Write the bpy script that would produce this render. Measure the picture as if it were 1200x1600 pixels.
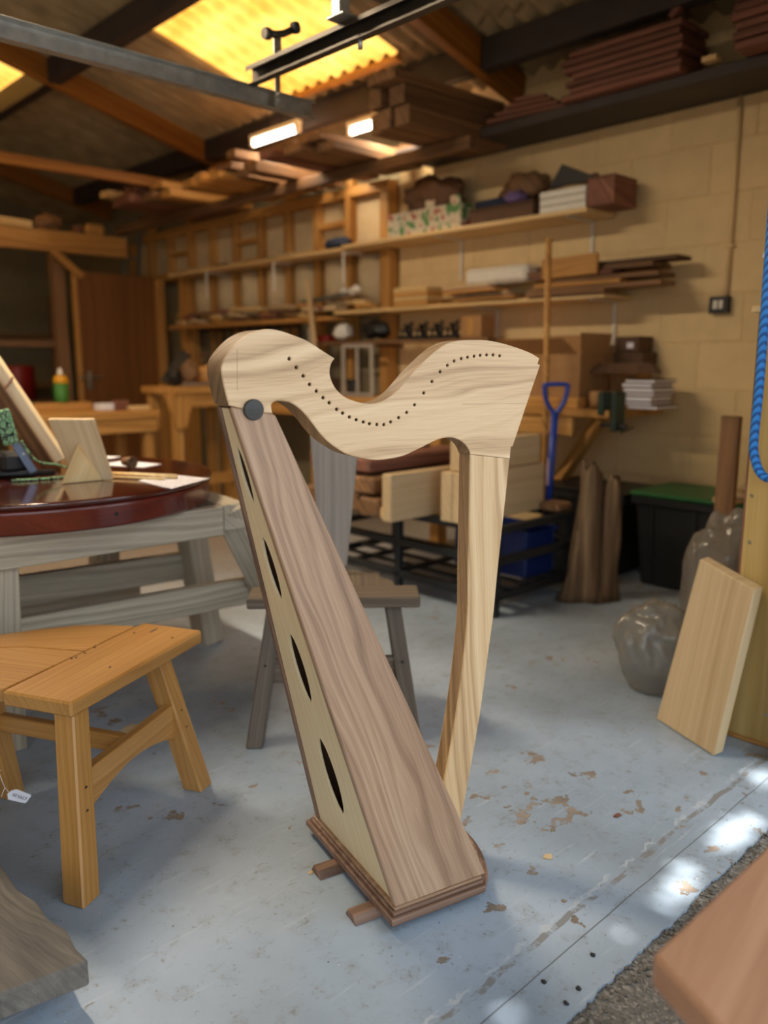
import bpy, bmesh, math, random
from mathutils import Vector, Matrix, noise
random.seed(7)
S = bpy.context.scene
for o in list(bpy.data.objects): bpy.data.objects.remove(o)
COL = S.collection
R = math.radians

# ------------------------------------------------------------------ camera
CAM_H = 1.15
cam = bpy.data.cameras.new('camera'); co = bpy.data.objects.new('camera', cam); COL.objects.link(co)
AZ, PITCH = R(46.5), R(10.5)
FWD = Vector((math.cos(AZ)*math.cos(PITCH), math.sin(AZ)*math.cos(PITCH), -math.sin(PITCH)))
co.location = (0, 0, CAM_H); co.rotation_euler = FWD.to_track_quat('-Z', 'Y').to_euler()
cam.sensor_fit = 'VERTICAL'; cam.sensor_height = 36; cam.lens = 36*1268/1600
cam.clip_start = .02
cam.dof.use_dof = True; cam.dof.focus_distance = 1.75; cam.dof.aperture_fstop = 1.8
S.camera = co
# ------------------------------------------------------------------ light
wd = bpy.data.worlds.new('sky'); S.world = wd; wd.use_nodes = True
bg = wd.node_tree.nodes['Background']; bg.inputs[0].default_value = (.83, .92, 1, 1); bg.inputs[1].default_value = 1.75
SUN_FROM = Vector((-.45, -.25, .86)).normalized()
sl = bpy.data.lights.new('sun', 'SUN'); so = bpy.data.objects.new('sun', sl); COL.objects.link(so)
sl.energy = 9; sl.angle = R(.53); sl.color = (1, .95, .86)
so.rotation_euler = (-SUN_FROM).to_track_quat('-Z', 'Y').to_euler(); so.location = (-4, -3, 8)
S.view_settings.view_transform = 'Standard'; S.view_settings.look = 'None'
S.view_settings.exposure = 0.28; S.view_settings.gamma = 1; S.view_settings.use_curve_mapping = False

# ------------------------------------------------------------------ materials
def lin(h):
    h = h.lstrip('#'); c = [int(h[i:i+2], 16)/255 for i in (0, 2, 4)]
    return tuple((x/12.92 if x <= .04045 else ((x+.055)/1.055)**2.4) for x in c)+(1,)
def newmat(name):
    m = bpy.data.materials.new(name); m.use_nodes = True
    nt = m.node_tree; b = nt.nodes['Principled BSDF']
    return m, nt, b
def N(nt, t, **kw):
    n = nt.nodes.new(t)
    for k, v in kw.items():
        if k.startswith('i_'):
            key = k[2:]; key = int(key) if key.isdigit() else key.replace('_', ' ')
            n.inputs[key].default_value = v
        else: setattr(n, k, v)
    return n
def ramp(nt, fac, stops):
    r = nt.nodes.new('ShaderNodeValToRGB'); e = r.color_ramp.elements
    while len(e) < len(stops): e.new(.5)
    for i, (p, c) in enumerate(stops): e[i].position = p; e[i].color = lin(c) if isinstance(c, str) else c
    nt.links.new(fac, r.inputs[0]); return r
def mixc(nt, fac, a, b, mode='MIX'):
    m = nt.nodes.new('ShaderNodeMix'); m.data_type = 'RGBA'; m.blend_type = mode
    for s, v in ((0, fac), (6, a), (7, b)):
        if hasattr(v, 'links'): nt.links.new(v, m.inputs[s])
        else: m.inputs[s].default_value = v
    return m.outputs[2]
def math_(nt, op, a, b=None, clamp=False):
    m = nt.nodes.new('ShaderNodeMath'); m.operation = op; m.use_clamp = clamp
    for s, v in ((0, a), (1, b)):
        if v is None: continue
        if hasattr(v, 'links'): nt.links.new(v, m.inputs[s])
        else: m.inputs[s].default_value = v
    return m.outputs[0]
def coords(nt, scale=(1, 1, 1), rot=(0, 0, 0), rnd=True):
    tc = N(nt, 'ShaderNodeTexCoord'); out = tc.outputs['Object']
    if rnd:
        oi = N(nt, 'ShaderNodeObjectInfo'); v = N(nt, 'ShaderNodeVectorMath', operation='SCALE'); v.inputs[0].default_value = (9.3, 5.1, 3.7)
        nt.links.new(oi.outputs['Random'], v.inputs['Scale'])
        a = N(nt, 'ShaderNodeVectorMath', operation='ADD'); nt.links.new(out, a.inputs[0]); nt.links.new(v.outputs[0], a.inputs[1]); out = a.outputs[0]
    mp = N(nt, 'ShaderNodeMapping'); mp.inputs['Scale'].default_value = scale; mp.inputs['Rotation'].default_value = rot
    nt.links.new(out, mp.inputs[0]); return mp.outputs[0]
def wood(name, dark, mid, light, period=.012, rough=.5, distort=9, contrast=1.0, blotch=3.0, stretch=.14, var=.12, coat=0, bump=.15):
    m, nt, b = newmat(name)
    v = coords(nt, (stretch*1.6, 1, 1), (.65, 0, 0))
    dn = N(nt, 'ShaderNodeTexNoise', i_Scale=3.2, i_Detail=3.0, i_Roughness=.45); nt.links.new(v, dn.inputs['Vector'])
    sp = N(nt, 'ShaderNodeSeparateXYZ'); nt.links.new(v, sp.inputs[0])
    yy = math_(nt, 'ADD', sp.outputs[1], math_(nt, 'MULTIPLY', dn.outputs['Fac'], distort*.02))
    wv = N(nt, 'ShaderNodeTexNoise', noise_dimensions='1D', i_Scale=1.0, i_Detail=3.5, i_Roughness=.6)
    nt.links.new(math_(nt, 'MULTIPLY', yy, .55/period), wv.inputs['W'])
    v2 = coords(nt, (stretch*.8, 1, 1), (.65, 0, 0))
    bl = N(nt, 'ShaderNodeTexNoise', i_Scale=blotch*4, i_Detail=3.0); nt.links.new(v2, bl.inputs['Vector'])
    v3 = coords(nt, (.03, 1, 1))
    fi = N(nt, 'ShaderNodeTexNoise', i_Scale=330.0, i_Detail=2.0); nt.links.new(v3, fi.inputs['Vector'])
    f = math_(nt, 'ADD', math_(nt, 'MULTIPLY', wv.outputs['Fac'], 1.0*contrast), math_(nt, 'MULTIPLY', bl.outputs['Fac'], .6))
    f = math_(nt, 'ADD', f, math_(nt, 'MULTIPLY', fi.outputs['Fac'], .30))
    f = math_(nt, 'SUBTRACT', f, .45+.5*(contrast-1))
    r = ramp(nt, f, [(.18, dark), (.5, mid), (.82, light)])
    oi = N(nt, 'ShaderNodeObjectInfo')
    hsv = N(nt, 'ShaderNodeHueSaturation')
    nt.links.new(math_(nt, 'ADD', math_(nt, 'MULTIPLY', oi.outputs['Random'], 2*var), 1-var), hsv.inputs['Value'])
    nt.links.new(r.outputs[0], hsv.inputs['Color']); nt.links.new(hsv.outputs[0], b.inputs['Base Color'])
    b.inputs['Roughness'].default_value = rough
    if coat: b.inputs['Coat Weight'].default_value = coat; b.inputs['Coat Roughness'].default_value = .08
    if bump:
        bp = N(nt, 'ShaderNodeBump', i_Strength=bump, i_Distance=.001); nt.links.new(fi.outputs['Fac'], bp.inputs['Height']); nt.links.new(bp.outputs[0], b.inputs['Normal'])
    return m
def plain(name, c, rough=.5, metal=0, var=.0, nscale=40, namt=.12, emit=None, bump=0, trans=0, alpha=1):
    m, nt, b = newmat(name)
    v = coords(nt); n = N(nt, 'ShaderNodeTexNoise', i_Scale=float(nscale), i_Detail=4.0); nt.links.new(v, n.inputs['Vector'])
    c0 = lin(c); hi = tuple(min(1, x*(1+namt)) for x in c0[:3])+(1,); lo = tuple(x*(1-namt) for x in c0[:3])+(1,)
    r = ramp(nt, n.outputs['Fac'], [(.25, lo), (.75, hi)])
    out = r.outputs[0]
    if var:
        oi = N(nt, 'ShaderNodeObjectInfo'); hsv = N(nt, 'ShaderNodeHueSaturation')
        nt.links.new(math_(nt, 'ADD', math_(nt, 'MULTIPLY', oi.outputs['Random'], 2*var), 1-var), hsv.inputs['Value'])
        nt.links.new(out, hsv.inputs['Color']); out = hsv.outputs[0]
    nt.links.new(out, b.inputs['Base Color'])
    b.inputs['Roughness'].default_value = rough; b.inputs['Metallic'].default_value = metal
    if emit: b.inputs['Emission Color'].default_value = lin(emit[0]); b.inputs['Emission Strength'].default_value = emit[1]
    if bump:
        bp = N(nt, 'ShaderNodeBump', i_Strength=1.0, i_Distance=bump); nt.links.new(n.outputs['Fac'], bp.inputs['Height']); nt.links.new(bp.outputs[0], b.inputs['Normal'])
    if trans: b.inputs['Transmission Weight'].default_value = trans
    if alpha < 1: b.inputs['Alpha'].default_value = alpha
    return m

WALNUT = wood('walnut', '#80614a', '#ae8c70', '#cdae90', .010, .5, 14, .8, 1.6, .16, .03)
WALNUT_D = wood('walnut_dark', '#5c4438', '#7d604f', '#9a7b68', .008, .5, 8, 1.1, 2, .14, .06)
NECKW = wood('neck_wood', '#a27f59', '#dab88f', '#efd3ac', .012, .45, 12, 1.0, 1.6, .16, .02)
NECK_EDGE = wood('neck_edge_wood', '#6d573f', '#97795a', '#b89a74', .008, .5, 5, 1.1, 2, .1, .03)
PILLARW = wood('pillar_wood', '#a8835c', '#d3b083', '#e6c99f', .016, .45, 12, 1.15, 2, .13, .02)
PLYPALE = wood('pale_panel_wood', '#e2c795', '#f0d9ad', '#f8e6c2', .006, .5, 3, .5, 1.2, .08, .03)
OAK = wood('oiled_oak', '#98682f', '#b58447', '#c99c60', .005, .38, 7, .7, 1.6, .12, .06)
DARKOAK = wood('brown_grey_oak', '#463b32', '#5f5346', '#7a6c5b', .006, .55, 6, 1.0, 2.2, .12, .06)
GREYOAK = wood('grey_limed_board', '#77706a', '#8d857d', '#a09890', .007, .6, 4, .8, 2, .1, .04)
WEATHER = wood('weathered_timber', '#7f7565', '#a89d8a', '#c4baa6', .005, .75, 5, .9, 2.4, .12, .08, bump=.5)
PINE = wood('new_pine', '#c9a368', '#dfbf87', '#ecd3a2', .010, .5, 7, .9, 2, .12, .06)
PALE = wood('pale_lime_board', '#b79a71', '#ccb28a', '#dac39f', .013, .6, 7, .7, 1.6, .12, .05)
STUD = wood('yellow_stud_timber', '#94662f', '#bd8a48', '#d3a564', .012, .6, 7, .9, 2, .12, .10)
RAFTER = wood('orange_stained_rafter', '#7a4713', '#98601f', '#b0752d', .014, .55, 6, .8, 2, .12, .05)
BROWNT = wood('brown_rough_timber', '#5a3f29', '#7d5b3c', '#9c7650', .012, .7, 7, 1.0, 2.4, .12, .16)
REDT = wood('reddish_rough_timber', '#5b3a2e', '#7c5040', '#966653', .012, .7, 7, 1.0, 2.4, .12, .12)
OLDOAK = wood('old_grey_slab', '#4b4642', '#68625b', '#837c74', .006, .85, 9, .6, 7, .3, .04, bump=.9)
BOGLOG = wood('dug_up_log_wood', '#4f3d2c', '#735b42', '#937a5c', .02, .8, 10, 1.2, 5, .15, .04, bump=.8)
MAHOG = wood('polished_mahogany', '#2a0f0b', '#48190f', '#5c2417', .02, .16, 6, .7, 2, .12, .03, coat=.8, bump=0)
MAHOG2 = wood('mahogany_rim', '#3d120e', '#5e1f17', '#773024', .02, .25, 6, .7, 2, .12, .03, coat=.5, bump=0)
DOORW = wood('brown_door_veneer', '#5d3a18', '#774b22', '#8a5b2f', .02, .5, 7, .6, 1.2, .12, .03)
FGSLAB = wood('sanded_brown_slab', '#8a5f44', '#a97b5c', '#bf9272', .02, .5, 8, .7, 2.5, .14, .03)
PLYY = wood('yellow_plywood', '#b08f4e', '#c6a563', '#d5b878', .02, .5, 9, .7, 1.6, .12, .02)
DARKBEAM = plain('dark_painted_beam', '#3a3230', .6, 0, 0, 6, .25)
STEEL = plain('galvanised_steel', '#b4b5b0', .38, .85, 0, 25, .25)
DSTEEL = plain('dark_steel_channel', '#4f4a44', .45, .7, 0, 12, .3)
BLACKM = plain('black_powder_coat', '#26282b', .5, .2, 0, 20, .2)
BLACKP = plain('black_plastic', '#1d1e20', .45, 0, 0, 20, .25)
BLKROPE = plain('matt_black', '#121212', .7)
DKPEG = plain('ebony_peg', '#33302e', .35, 0, 0, 60, .3)
BLUEP = plain('blue_plastic', '#1d3f9c', .35, 0, 0, 20, .1)
GREENP = plain('green_plastic', '#2f6b3d', .45, 0, 0, 20, .15)
CREAM = plain('cream_paint', '#e2c795', .7, 0, .035, 9, .06, bump=.0015)
MORTAR = plain('cream_painted_mortar', '#dcc08e', .8, 0, 0, 30, .1)
WHITEB = plain('white_paint', '#e6e2d8', .6, 0, 0, 20, .06)
PAPER = plain('white_paper', '#e9e9f2', .7, 0, 0, 60, .04)
PANEL = plain('pale_lining_board', '#cdb994', .7, 0, .08, 12, .08)
CARD = plain('brown_cardboard', '#a87f52', .75, 0, .12, 18, .1)
CARDD = plain('dark_brown_card', '#5d4330', .75, 0, .2, 18, .15)
PURPLE = plain('violet_cloth', '#6d5a8c', .8, 0, 0, 30, .2)
NAVY = plain('navy_cloth', '#24304a', .8, 0, 0, 30, .2)
REDP = plain('red_plastic', '#8e1f1b', .45)
WHITE_RUBBER = plain('white_tag_string', '#e8e4dc', .8)
INK = plain('grey_ink', '#44444c', .7)
SCREW = plain('zinc_screw', '#a9a69c', .35, .8)
YELLOWP = plain('yellow_plastic', '#d79a1c', .4)
GLUEG = plain('green_label', '#3c7a2f', .5, 0, 0, 90, .6)
BAGP = None
LADDER = plain('grey_aluminium', '#7d8078', .45, .6)
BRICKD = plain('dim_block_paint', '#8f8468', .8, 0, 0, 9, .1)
LEAF = plain('green_leaf', '#3d6a26', .6, 0, 0, 9, .2)
BARK = plain('tree_bark', '#54463a', .9, 0, 0, 30, .3)
TUBE = plain('lit_tube', '#ffffff', .4, emit=('#fff4e2', 9.0))

def roofmat():
    m, nt, b = newmat('corrugated_fibre_cement')
    v = coords(nt, rnd=False); n = N(nt, 'ShaderNodeTexNoise', i_Scale=5.0, i_Detail=5.0); nt.links.new(v, n.inputs['Vector'])
    r = ramp(nt, n.outputs['Fac'], [(.3, '#8b7a5c'), (.7, '#b3a07c')]); nt.links.new(r.outputs[0], b.inputs['Base Color']); b.inputs['Roughness'].default_value = .8
    return m
ROOF = roofmat()
def skymat():
    m, nt, b = newmat('aged_translucent_sheet')
    nt.nodes.remove(b); out = nt.nodes['Material Output']
    t = N(nt, 'ShaderNodeBsdfTranslucent'); d = N(nt, 'ShaderNodeBsdfDiffuse')
    v = coords(nt, (1, .3, 1), rnd=False); n = N(nt, 'ShaderNodeTexNoise', i_Scale=6.0, i_Detail=4.0); nt.links.new(v, n.inputs['Vector'])
    r = ramp(nt, n.outputs['Fac'], [(.3, '#ecc27a'), (.7, '#ffe2a4')]); nt.links.new(r.outputs[0], t.inputs[0]); d.inputs[0].default_value = lin('#d9b166')
    mx = N(nt, 'ShaderNodeMixShader'); mx.inputs[0].default_value = .12; nt.links.new(t.outputs[0], mx.inputs[1]); nt.links.new(d.outputs[0], mx.inputs[2]); nt.links.new(mx.outputs[0], out.inputs[0])
    return m
SKYL = skymat()
def floormat():
    m, nt, b = newmat('worn_blue_floor_paint')
    v = coords(nt, rnd=False)
    sp = N(nt, 'ShaderNodeSeparateXYZ'); nt.links.new(v, sp.inputs[0])
    big = N(nt, 'ShaderNodeTexNoise', i_Scale=1.7, i_Detail=5.0); nt.links.new(v, big.inputs['Vector'])
    base = ramp(nt, big.outputs['Fac'], [(.28, '#8895a2'), (.5, '#9eaec0'), (.72, '#b3c3d6')])
    dirt = N(nt, 'ShaderNodeTexNoise', i_Scale=16.0, i_Detail=6.0, i_Roughness=.7); nt.links.new(v, dirt.inputs['Vector'])
    d = ramp(nt, dirt.outputs['Fac'], [(.52, (0, 0, 0, 1)), (.75, (.35, .35, .35, 1))])
    c = mixc(nt, d.outputs[0], base.outputs[0], lin('#7d766a'))
    fk = N(nt, 'ShaderNodeTexNoise', i_Scale=75.0, i_Detail=8.0, i_Roughness=.7); nt.links.new(v, fk.inputs['Vector'])
    fa = ramp(nt, math_(nt, 'ADD', fk.outputs['Fac'], math_(nt, 'MULTIPLY', math_(nt, 'SUBTRACT', dirt.outputs['Fac'], .5), .45)), [(.585, (0, 0, 0, 1)), (.70, (.6, .6, .6, 1))])
    c = mixc(nt, fa.outputs[0], c, lin('#6f6a60'))
    vs_ = coords(nt, (2.0, 30.0, 1), (0, 0, .9), rnd=False); sc_ = N(nt, 'ShaderNodeTexNoise', i_Scale=2.2, i_Detail=6.0, i_Roughness=.65); nt.links.new(vs_, sc_.inputs['Vector'])
    sr = ramp(nt, sc_.outputs['Fac'], [(.60, (0, 0, 0, 1)), (.72, (.45, .45, .45, 1))]); c = mixc(nt, sr.outputs[0], c, lin('#cdd6df'))
    # browner deeper inside the shop
    deep = N(nt, 'ShaderNodeMapRange'); deep.inputs[1].default_value = 2.6; deep.inputs[2].default_value = 4.6; nt.links.new(sp.outputs[1], deep.inputs[0])
    c = mixc(nt, math_(nt, 'MULTIPLY', deep.outputs[0], .8), c, lin('#8d7a62'))
    # chips where the paint has come off
    ch = N(nt, 'ShaderNodeTexNoise', i_Scale=11.0, i_Detail=7.0, i_Roughness=.62); nt.links.new(v, ch.inputs['Vector'])
    area = N(nt, 'ShaderNodeTexNoise', i_Scale=1.3, i_Detail=1.0); v2 = coords(nt, rnd=False); nt.links.new(v2, area.inputs['Vector'])
    chf = math_(nt, 'ADD', ch.outputs['Fac'], math_(nt, 'MULTIPLY', math_(nt, 'SUBTRACT', area.outputs['Fac'], .5), .35))
    fr = N(nt, 'ShaderNodeMapRange'); fr.inputs[1].default_value = 1.5; fr.inputs[2].default_value = .75; nt.links.new(sp.outputs[1], fr.inputs[0])
    chf = math_(nt, 'ADD', chf, math_(nt, 'MULTIPLY', fr.outputs[0], .05))
    chip = ramp(nt, chf, [(.662, (0, 0, 0, 1)), (.672, (1, 1, 1, 1))])
    chc = ramp(nt, dirt.outputs['Fac'], [(.35, '#7f7468'), (.6, '#a0948a')])
    c = mixc(nt, chip.outputs[0], c, chc.outputs[0])
    # small dark and light specks
    vo = N(nt, 'ShaderNodeTexVoronoi', i_Scale=26.0); nt.links.new(v, vo.inputs['Vector'])
    spk = math_(nt, 'LESS_THAN', vo.outputs['Distance'], .055); wn = N(nt, 'ShaderNodeTexNoise', i_Scale=5.0); nt.links.new(v, wn.inputs['Vector'])
    spk = math_(nt, 'MULTIPLY', spk, math_(nt, 'GREATER_THAN', wn.outputs['Fac'], .5))
    spc = ramp(nt, vo.outputs['Color'], [(.45, '#3c3a36'), (.55, '#d6d9dc')])
    c = mixc(nt, math_(nt, 'MULTIPLY', spk, .8), c, spc.outputs[0])
    # scratched pale ridge along the step
    def line(y0, w, nz, amp):
        nn = N(nt, 'ShaderNodeTexNoise', i_Scale=nz, i_Detail=5.0); nt.links.new(v, nn.inputs['Vector'])
        yy = math_(nt, 'ADD', math_(nt, 'SUBTRACT', sp.outputs[1], y0), math_(nt, 'MULTIPLY', math_(nt, 'SUBTRACT', nn.outputs['Fac'], .5), amp))
        return math_(nt, 'LESS_THAN', math_(nt, 'ABSOLUTE', yy), w), nn
    l1, n1 = line(.853, .0045, 34.0, .04)
    g = ramp(nt, dirt.outputs['Fac'], [(.46, (0, 0, 0, 1)), (.54, (1, 1, 1, 1))])
    c = mixc(nt, math_(nt, 'MULTIPLY', l1, math_(nt, 'MULTIPLY', g.outputs[0], .55)), c, lin('#ccd3d8'))
    l2, n2 = line(.838, .007, 9.0, .03)
    c = mixc(nt, math_(nt, 'MULTIPLY', l2, math_(nt, 'MULTIPLY', math_(nt, 'SUBTRACT', 1.0, g.outputs[0]), .7)), c, lin('#7c7468'))
    l3, n3 = line(.785, .0016, 6.0, .008)
    c = mixc(nt, math_(nt, 'MULTIPLY', l3, .8), c, lin('#5d6468'))
    nt.links.new(c, b.inputs['Base Color'])
    rr = ramp(nt, dirt.outputs['Fac'], [(.3, (.32, .32, .32, 1)), (.7, (.6, .6, .6, 1))]); nt.links.new(rr.outputs[0], b.inputs['Roughness'])
    hgt = math_(nt, 'SUBTRACT', math_(nt, 'MULTIPLY', dirt.outputs['Fac'], .4), chip.outputs[0])
    bp = N(nt, 'ShaderNodeBump', i_Strength=.6, i_Distance=.003); nt.links.new(hgt, bp.inputs['Height']); nt.links.new(bp.outputs[0], b.inputs['Normal'])
    return m
FLOOR = floormat()
def tarmat():
    m, nt, b = newmat('tarmac')
    v = coords(nt, rnd=False); vo = N(nt, 'ShaderNodeTexVoronoi', i_Scale=170.0); nt.links.new(v, vo.inputs['Vector'])
    n = N(nt, 'ShaderNodeTexNoise', i_Scale=4.0, i_Detail=4.0); nt.links.new(v, n.inputs['Vector'])
    r = ramp(nt, vo.outputs['Color'], [(.1, '#55534f'), (.6, '#7b7772'), (.95, '#a9a39b')])
    c = mixc(nt, math_(nt, 'MULTIPLY', n.outputs['Fac'], .5), r.outputs[0], lin('#6d6861'))
    nt.links.new(c, b.inputs['Base Color']); b.inputs['Roughness'].default_value = .9
    bp = N(nt, 'ShaderNodeBump', i_Strength=1.0, i_Distance=.003); nt.links.new(vo.outputs['Distance'], bp.inputs['Height']); nt.links.new(bp.outputs[0], b.inputs['Normal'])
    return m
TARMAC = tarmat()
def bagmat():
    m, nt, b = newmat('clear_plastic_sack')
    b.inputs['Base Color'].default_value = lin('#8b867d'); b.inputs['Roughness'].default_value = .18; b.inputs['Alpha'].default_value = .6
    b.inputs['Specular IOR Level'].default_value = .8
    return m
BAGP = bagmat()
def ropemat():
    m, nt, b = newmat('blue_braided_rope')
    v = coords(nt, rnd=False); 
    w1 = N(nt, 'ShaderNodeTexWave', wave_type='BANDS', bands_direction='DIAGONAL', i_Scale=26.0, i_Distortion=.5); nt.links.new(v, w1.inputs[0])
    r = ramp(nt, w1.outputs['Fac'], [(.2, '#12539a'), (.6, '#2f8ae0')]); nt.links.new(r.outputs[0], b.inputs['Base Color']); b.inputs['Roughness'].default_value = .6
    bp = N(nt, 'ShaderNodeBump', i_Strength=.8, i_Distance=.002); nt.links.new(w1.outputs['Fac'], bp.inputs['Height']); nt.links.new(bp.outputs[0], b.inputs['Normal'])
    return m
ROPE = ropemat()
def camomat():
    m, nt, b = newmat('green_patterned_cloth')
    v = coords(nt); vo = N(nt, 'ShaderNodeTexVoronoi', i_Scale=55.0, feature='DISTANCE_TO_EDGE'); nt.links.new(v, vo.inputs['Vector'])
    r = ramp(nt, vo.outputs['Distance'], [(.05, '#1f2a20'), (.12, '#9fc79a'), (.4, '#4f8a55')]); nt.links.new(r.outputs[0], b.inputs['Base Color']); b.inputs['Roughness'].default_value = .8
    return m
CAMO = camomat()
def printmat():
    m, nt, b = newmat('printed_fruit_carton')
    v = coords(nt); n = N(nt, 'ShaderNodeTexNoise', i_Scale=14.0, i_Detail=2.0); nt.links.new(v, n.inputs['Vector'])
    r = ramp(nt, n.outputs['Fac'], [(.40, '#5f8f57'), (.45, '#d8ccb4'), (.57, '#d8ccb4'), (.62, '#a8463a')]); nt.links.new(r.outputs[0], b.inputs['Base Color']); b.inputs['Roughness'].default_value = .7
    return m
PRINT = printmat()
def writtenmat():
    m, nt, b = newmat('lined_paper')
    v = coords(nt, (1, 1, 1)); w = N(nt, 'ShaderNodeTexWave', wave_type='BANDS', bands_direction='Y', i_Scale=28.0); nt.links.new(v, w.inputs[0])
    n = N(nt, 'ShaderNodeTexNoise', i_Scale=160.0, i_Detail=1.0); nt.links.new(v, n.inputs['Vector'])
    f = math_(nt, 'MULTIPLY', math_(nt, 'GREATER_THAN', w.outputs['Fac'], .6), math_(nt, 'GREATER_THAN', n.outputs['Fac'], .47))
    nt.links.new(mixc(nt, math_(nt, 'MULTIPLY', f, .55), lin('#e7e6f2'), lin('#5a5a6a')), b.inputs['Base Color'])
    return m
WRITTEN = writtenmat()

# ------------------------------------------------------------------ geometry helpers
def wm(o): return (wm(o.parent) @ o.matrix_parent_inverse @ o.matrix_basis) if o.parent else o.matrix_basis.copy()
def link(name, me, mat, parent=None, M=None):
    o = bpy.data.objects.new(name, me); COL.objects.link(o)
    if me is not None and mat is not None and not me.materials: me.materials.append(mat)
    if parent is not None: o.parent = parent; o.matrix_parent_inverse = wm(parent).inverted()
    o.matrix_basis = M if M is not None else Matrix()
    return o
def tag(o, label=None, cat=None, group=None, kind=None):
    if label: o['label'] = label
    if cat: o['category'] = cat
    if group: o['group'] = group
    if kind: o['kind'] = kind
    return o
def thing(name, loc, label, cat, group=None, rz=0):
    o = bpy.data.objects.new(name, None); COL.objects.link(o); o.empty_display_size = .05
    o.matrix_basis = Matrix.Translation(loc) @ Matrix.Rotation(rz, 4, 'Z')
    return tag(o, label, cat, group)
def frame(o, x, z):
    x = Vector(x).normalized(); z = Vector(z); z = (z - x*z.dot(x)).normalized(); y = z.cross(x)
    M = Matrix((x, y, z)).transposed().to_4x4(); M.translation = Vector(o); return M
CACHE = {}
def boxmesh(l, w, t, bev, mat):
    k = (round(l, 3), round(w, 3), round(t, 4), bev, mat.name)
    if k in CACHE: return CACHE[k]
    bm = bmesh.new(); bmesh.ops.create_cube(bm, size=1, matrix=Matrix.Diagonal((l, w, t, 1)))
    if bev: bmesh.ops.bevel(bm, geom=bm.edges[:], offset=min(bev, .3*min(l, w, t)), segments=1, affect='EDGES', profile=.5)
    me = bpy.data.meshes.new('board'); bm.to_mesh(me); bm.free(); me.materials.append(mat); CACHE[k] = me; return me
def board(name, p0, p1, w, t, mat, parent=None, up=(0, 0, 1), bev=.003):
    p0, p1 = Vector(p0), Vector(p1); d = p1-p0
    if abs(d.normalized().dot(Vector(up).normalized())) > .97: up = (1, 0, 0)
    return link(name, boxmesh(d.length, w, t, bev, mat), mat, parent, frame((p0+p1)/2, d, up))
def bx(name, x0, x1, y0, y1, z0, z1, mat, parent=None, bev=.003, axis=None):
    c = Vector(((x0+x1)/2, (y0+y1)/2, (z0+z1)/2)); d = (x1-x0, y1-y0, z1-z0)
    a = axis if axis is not None else max(range(3), key=lambda i: d[i])
    if a == 0: return link(name, boxmesh(d[0], d[1], d[2], bev, mat), mat, parent, frame(c, (1, 0, 0), (0, 0, 1)))
    if a == 1: return link(name, boxmesh(d[1], d[0], d[2], bev, mat), mat, parent, frame(c, (0, 1, 0), (0, 0, 1)))
    return link(name, boxmesh(d[2], d[1], d[0], bev, mat), mat, parent, frame(c, (0, 0, 1), (1, 0, 0)))
def mesh(name, vs, fs, mat, parent=None, M=None, smooth=False, bev=0):
    me = bpy.data.meshes.new(name); me.from_pydata([tuple(v) for v in vs], [], fs)
    bm = bmesh.new(); bm.from_mesh(me); bmesh.ops.recalc_face_normals(bm, faces=bm.faces[:])
    if bev: bmesh.ops.bevel(bm, geom=bm.edges[:], offset=bev, segments=1, affect='EDGES', profile=.5)
    bm.to_mesh(me); bm.free()
    if smooth: me.polygons.foreach_set('use_smooth', [True]*len(me.polygons))
    return link(name, me, mat, parent, M)
def slab(name, pts, tv, mat, parent=None, xdir=None, bev=.002):
    """flat polygon pts (world) thickened along the vector tv; grain runs along xdir"""
    pts = [Vector(p) for p in pts]; tv = Vector(tv); c = sum(pts, Vector())/len(pts)
    M = frame(c, xdir if xdir is not None else pts[1]-pts[0], tv); Mi = M.inverted(); n = len(pts)
    vs = [Mi @ p for p in pts]+[Mi @ (p+tv) for p in pts]
    fs = [tuple(range(n)), tuple(range(2*n-1, n-1, -1))]+[(i, (i+1) % n, n+(i+1) % n, n+i) for i in range(n)]
    return mesh(name, vs, fs, mat, parent, M, bev=bev)
def tapered(name, p0, p1, s0, s1, mat, parent=None, ydir=(0, 1, 0), bev=.003):
    """square leg from p0 to p1 with section (y,z) s0 and s1"""
    p0, p1 = Vector(p0), Vector(p1); d = p1-p0; L = d.length; x = d.normalized()
    y = Vector(ydir); y = (y-x*y.dot(x)).normalized(); z = x.cross(y)
    M = Matrix((x, y, z)).transposed().to_4x4(); M.translation = (p0+p1)/2
    vs = []
    for sx, s in ((-L/2, s0), (L/2, s1)):
        for a, b in ((-1, -1), (1, -1), (1, 1), (-1, 1)): vs.append((sx, a*s[0]/2, b*s[1]/2))
    fs = [(0, 1, 2, 3), (7, 6, 5, 4)]+[(i, (i+1) % 4, 4+(i+1) % 4, 4+i) for i in range(4)]
    # feet and tops cut level
    W = []
    for i, v in enumerate(vs):
        q = M @ Vector(v); pz = p0.z if i < 4 else p1.z
        if abs(x.z) > .3: q = q - x*((q.z-pz)/x.z)
        W.append(M.inverted() @ q)
    return mesh(name, W, fs, mat, parent, M, bev=bev)
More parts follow.
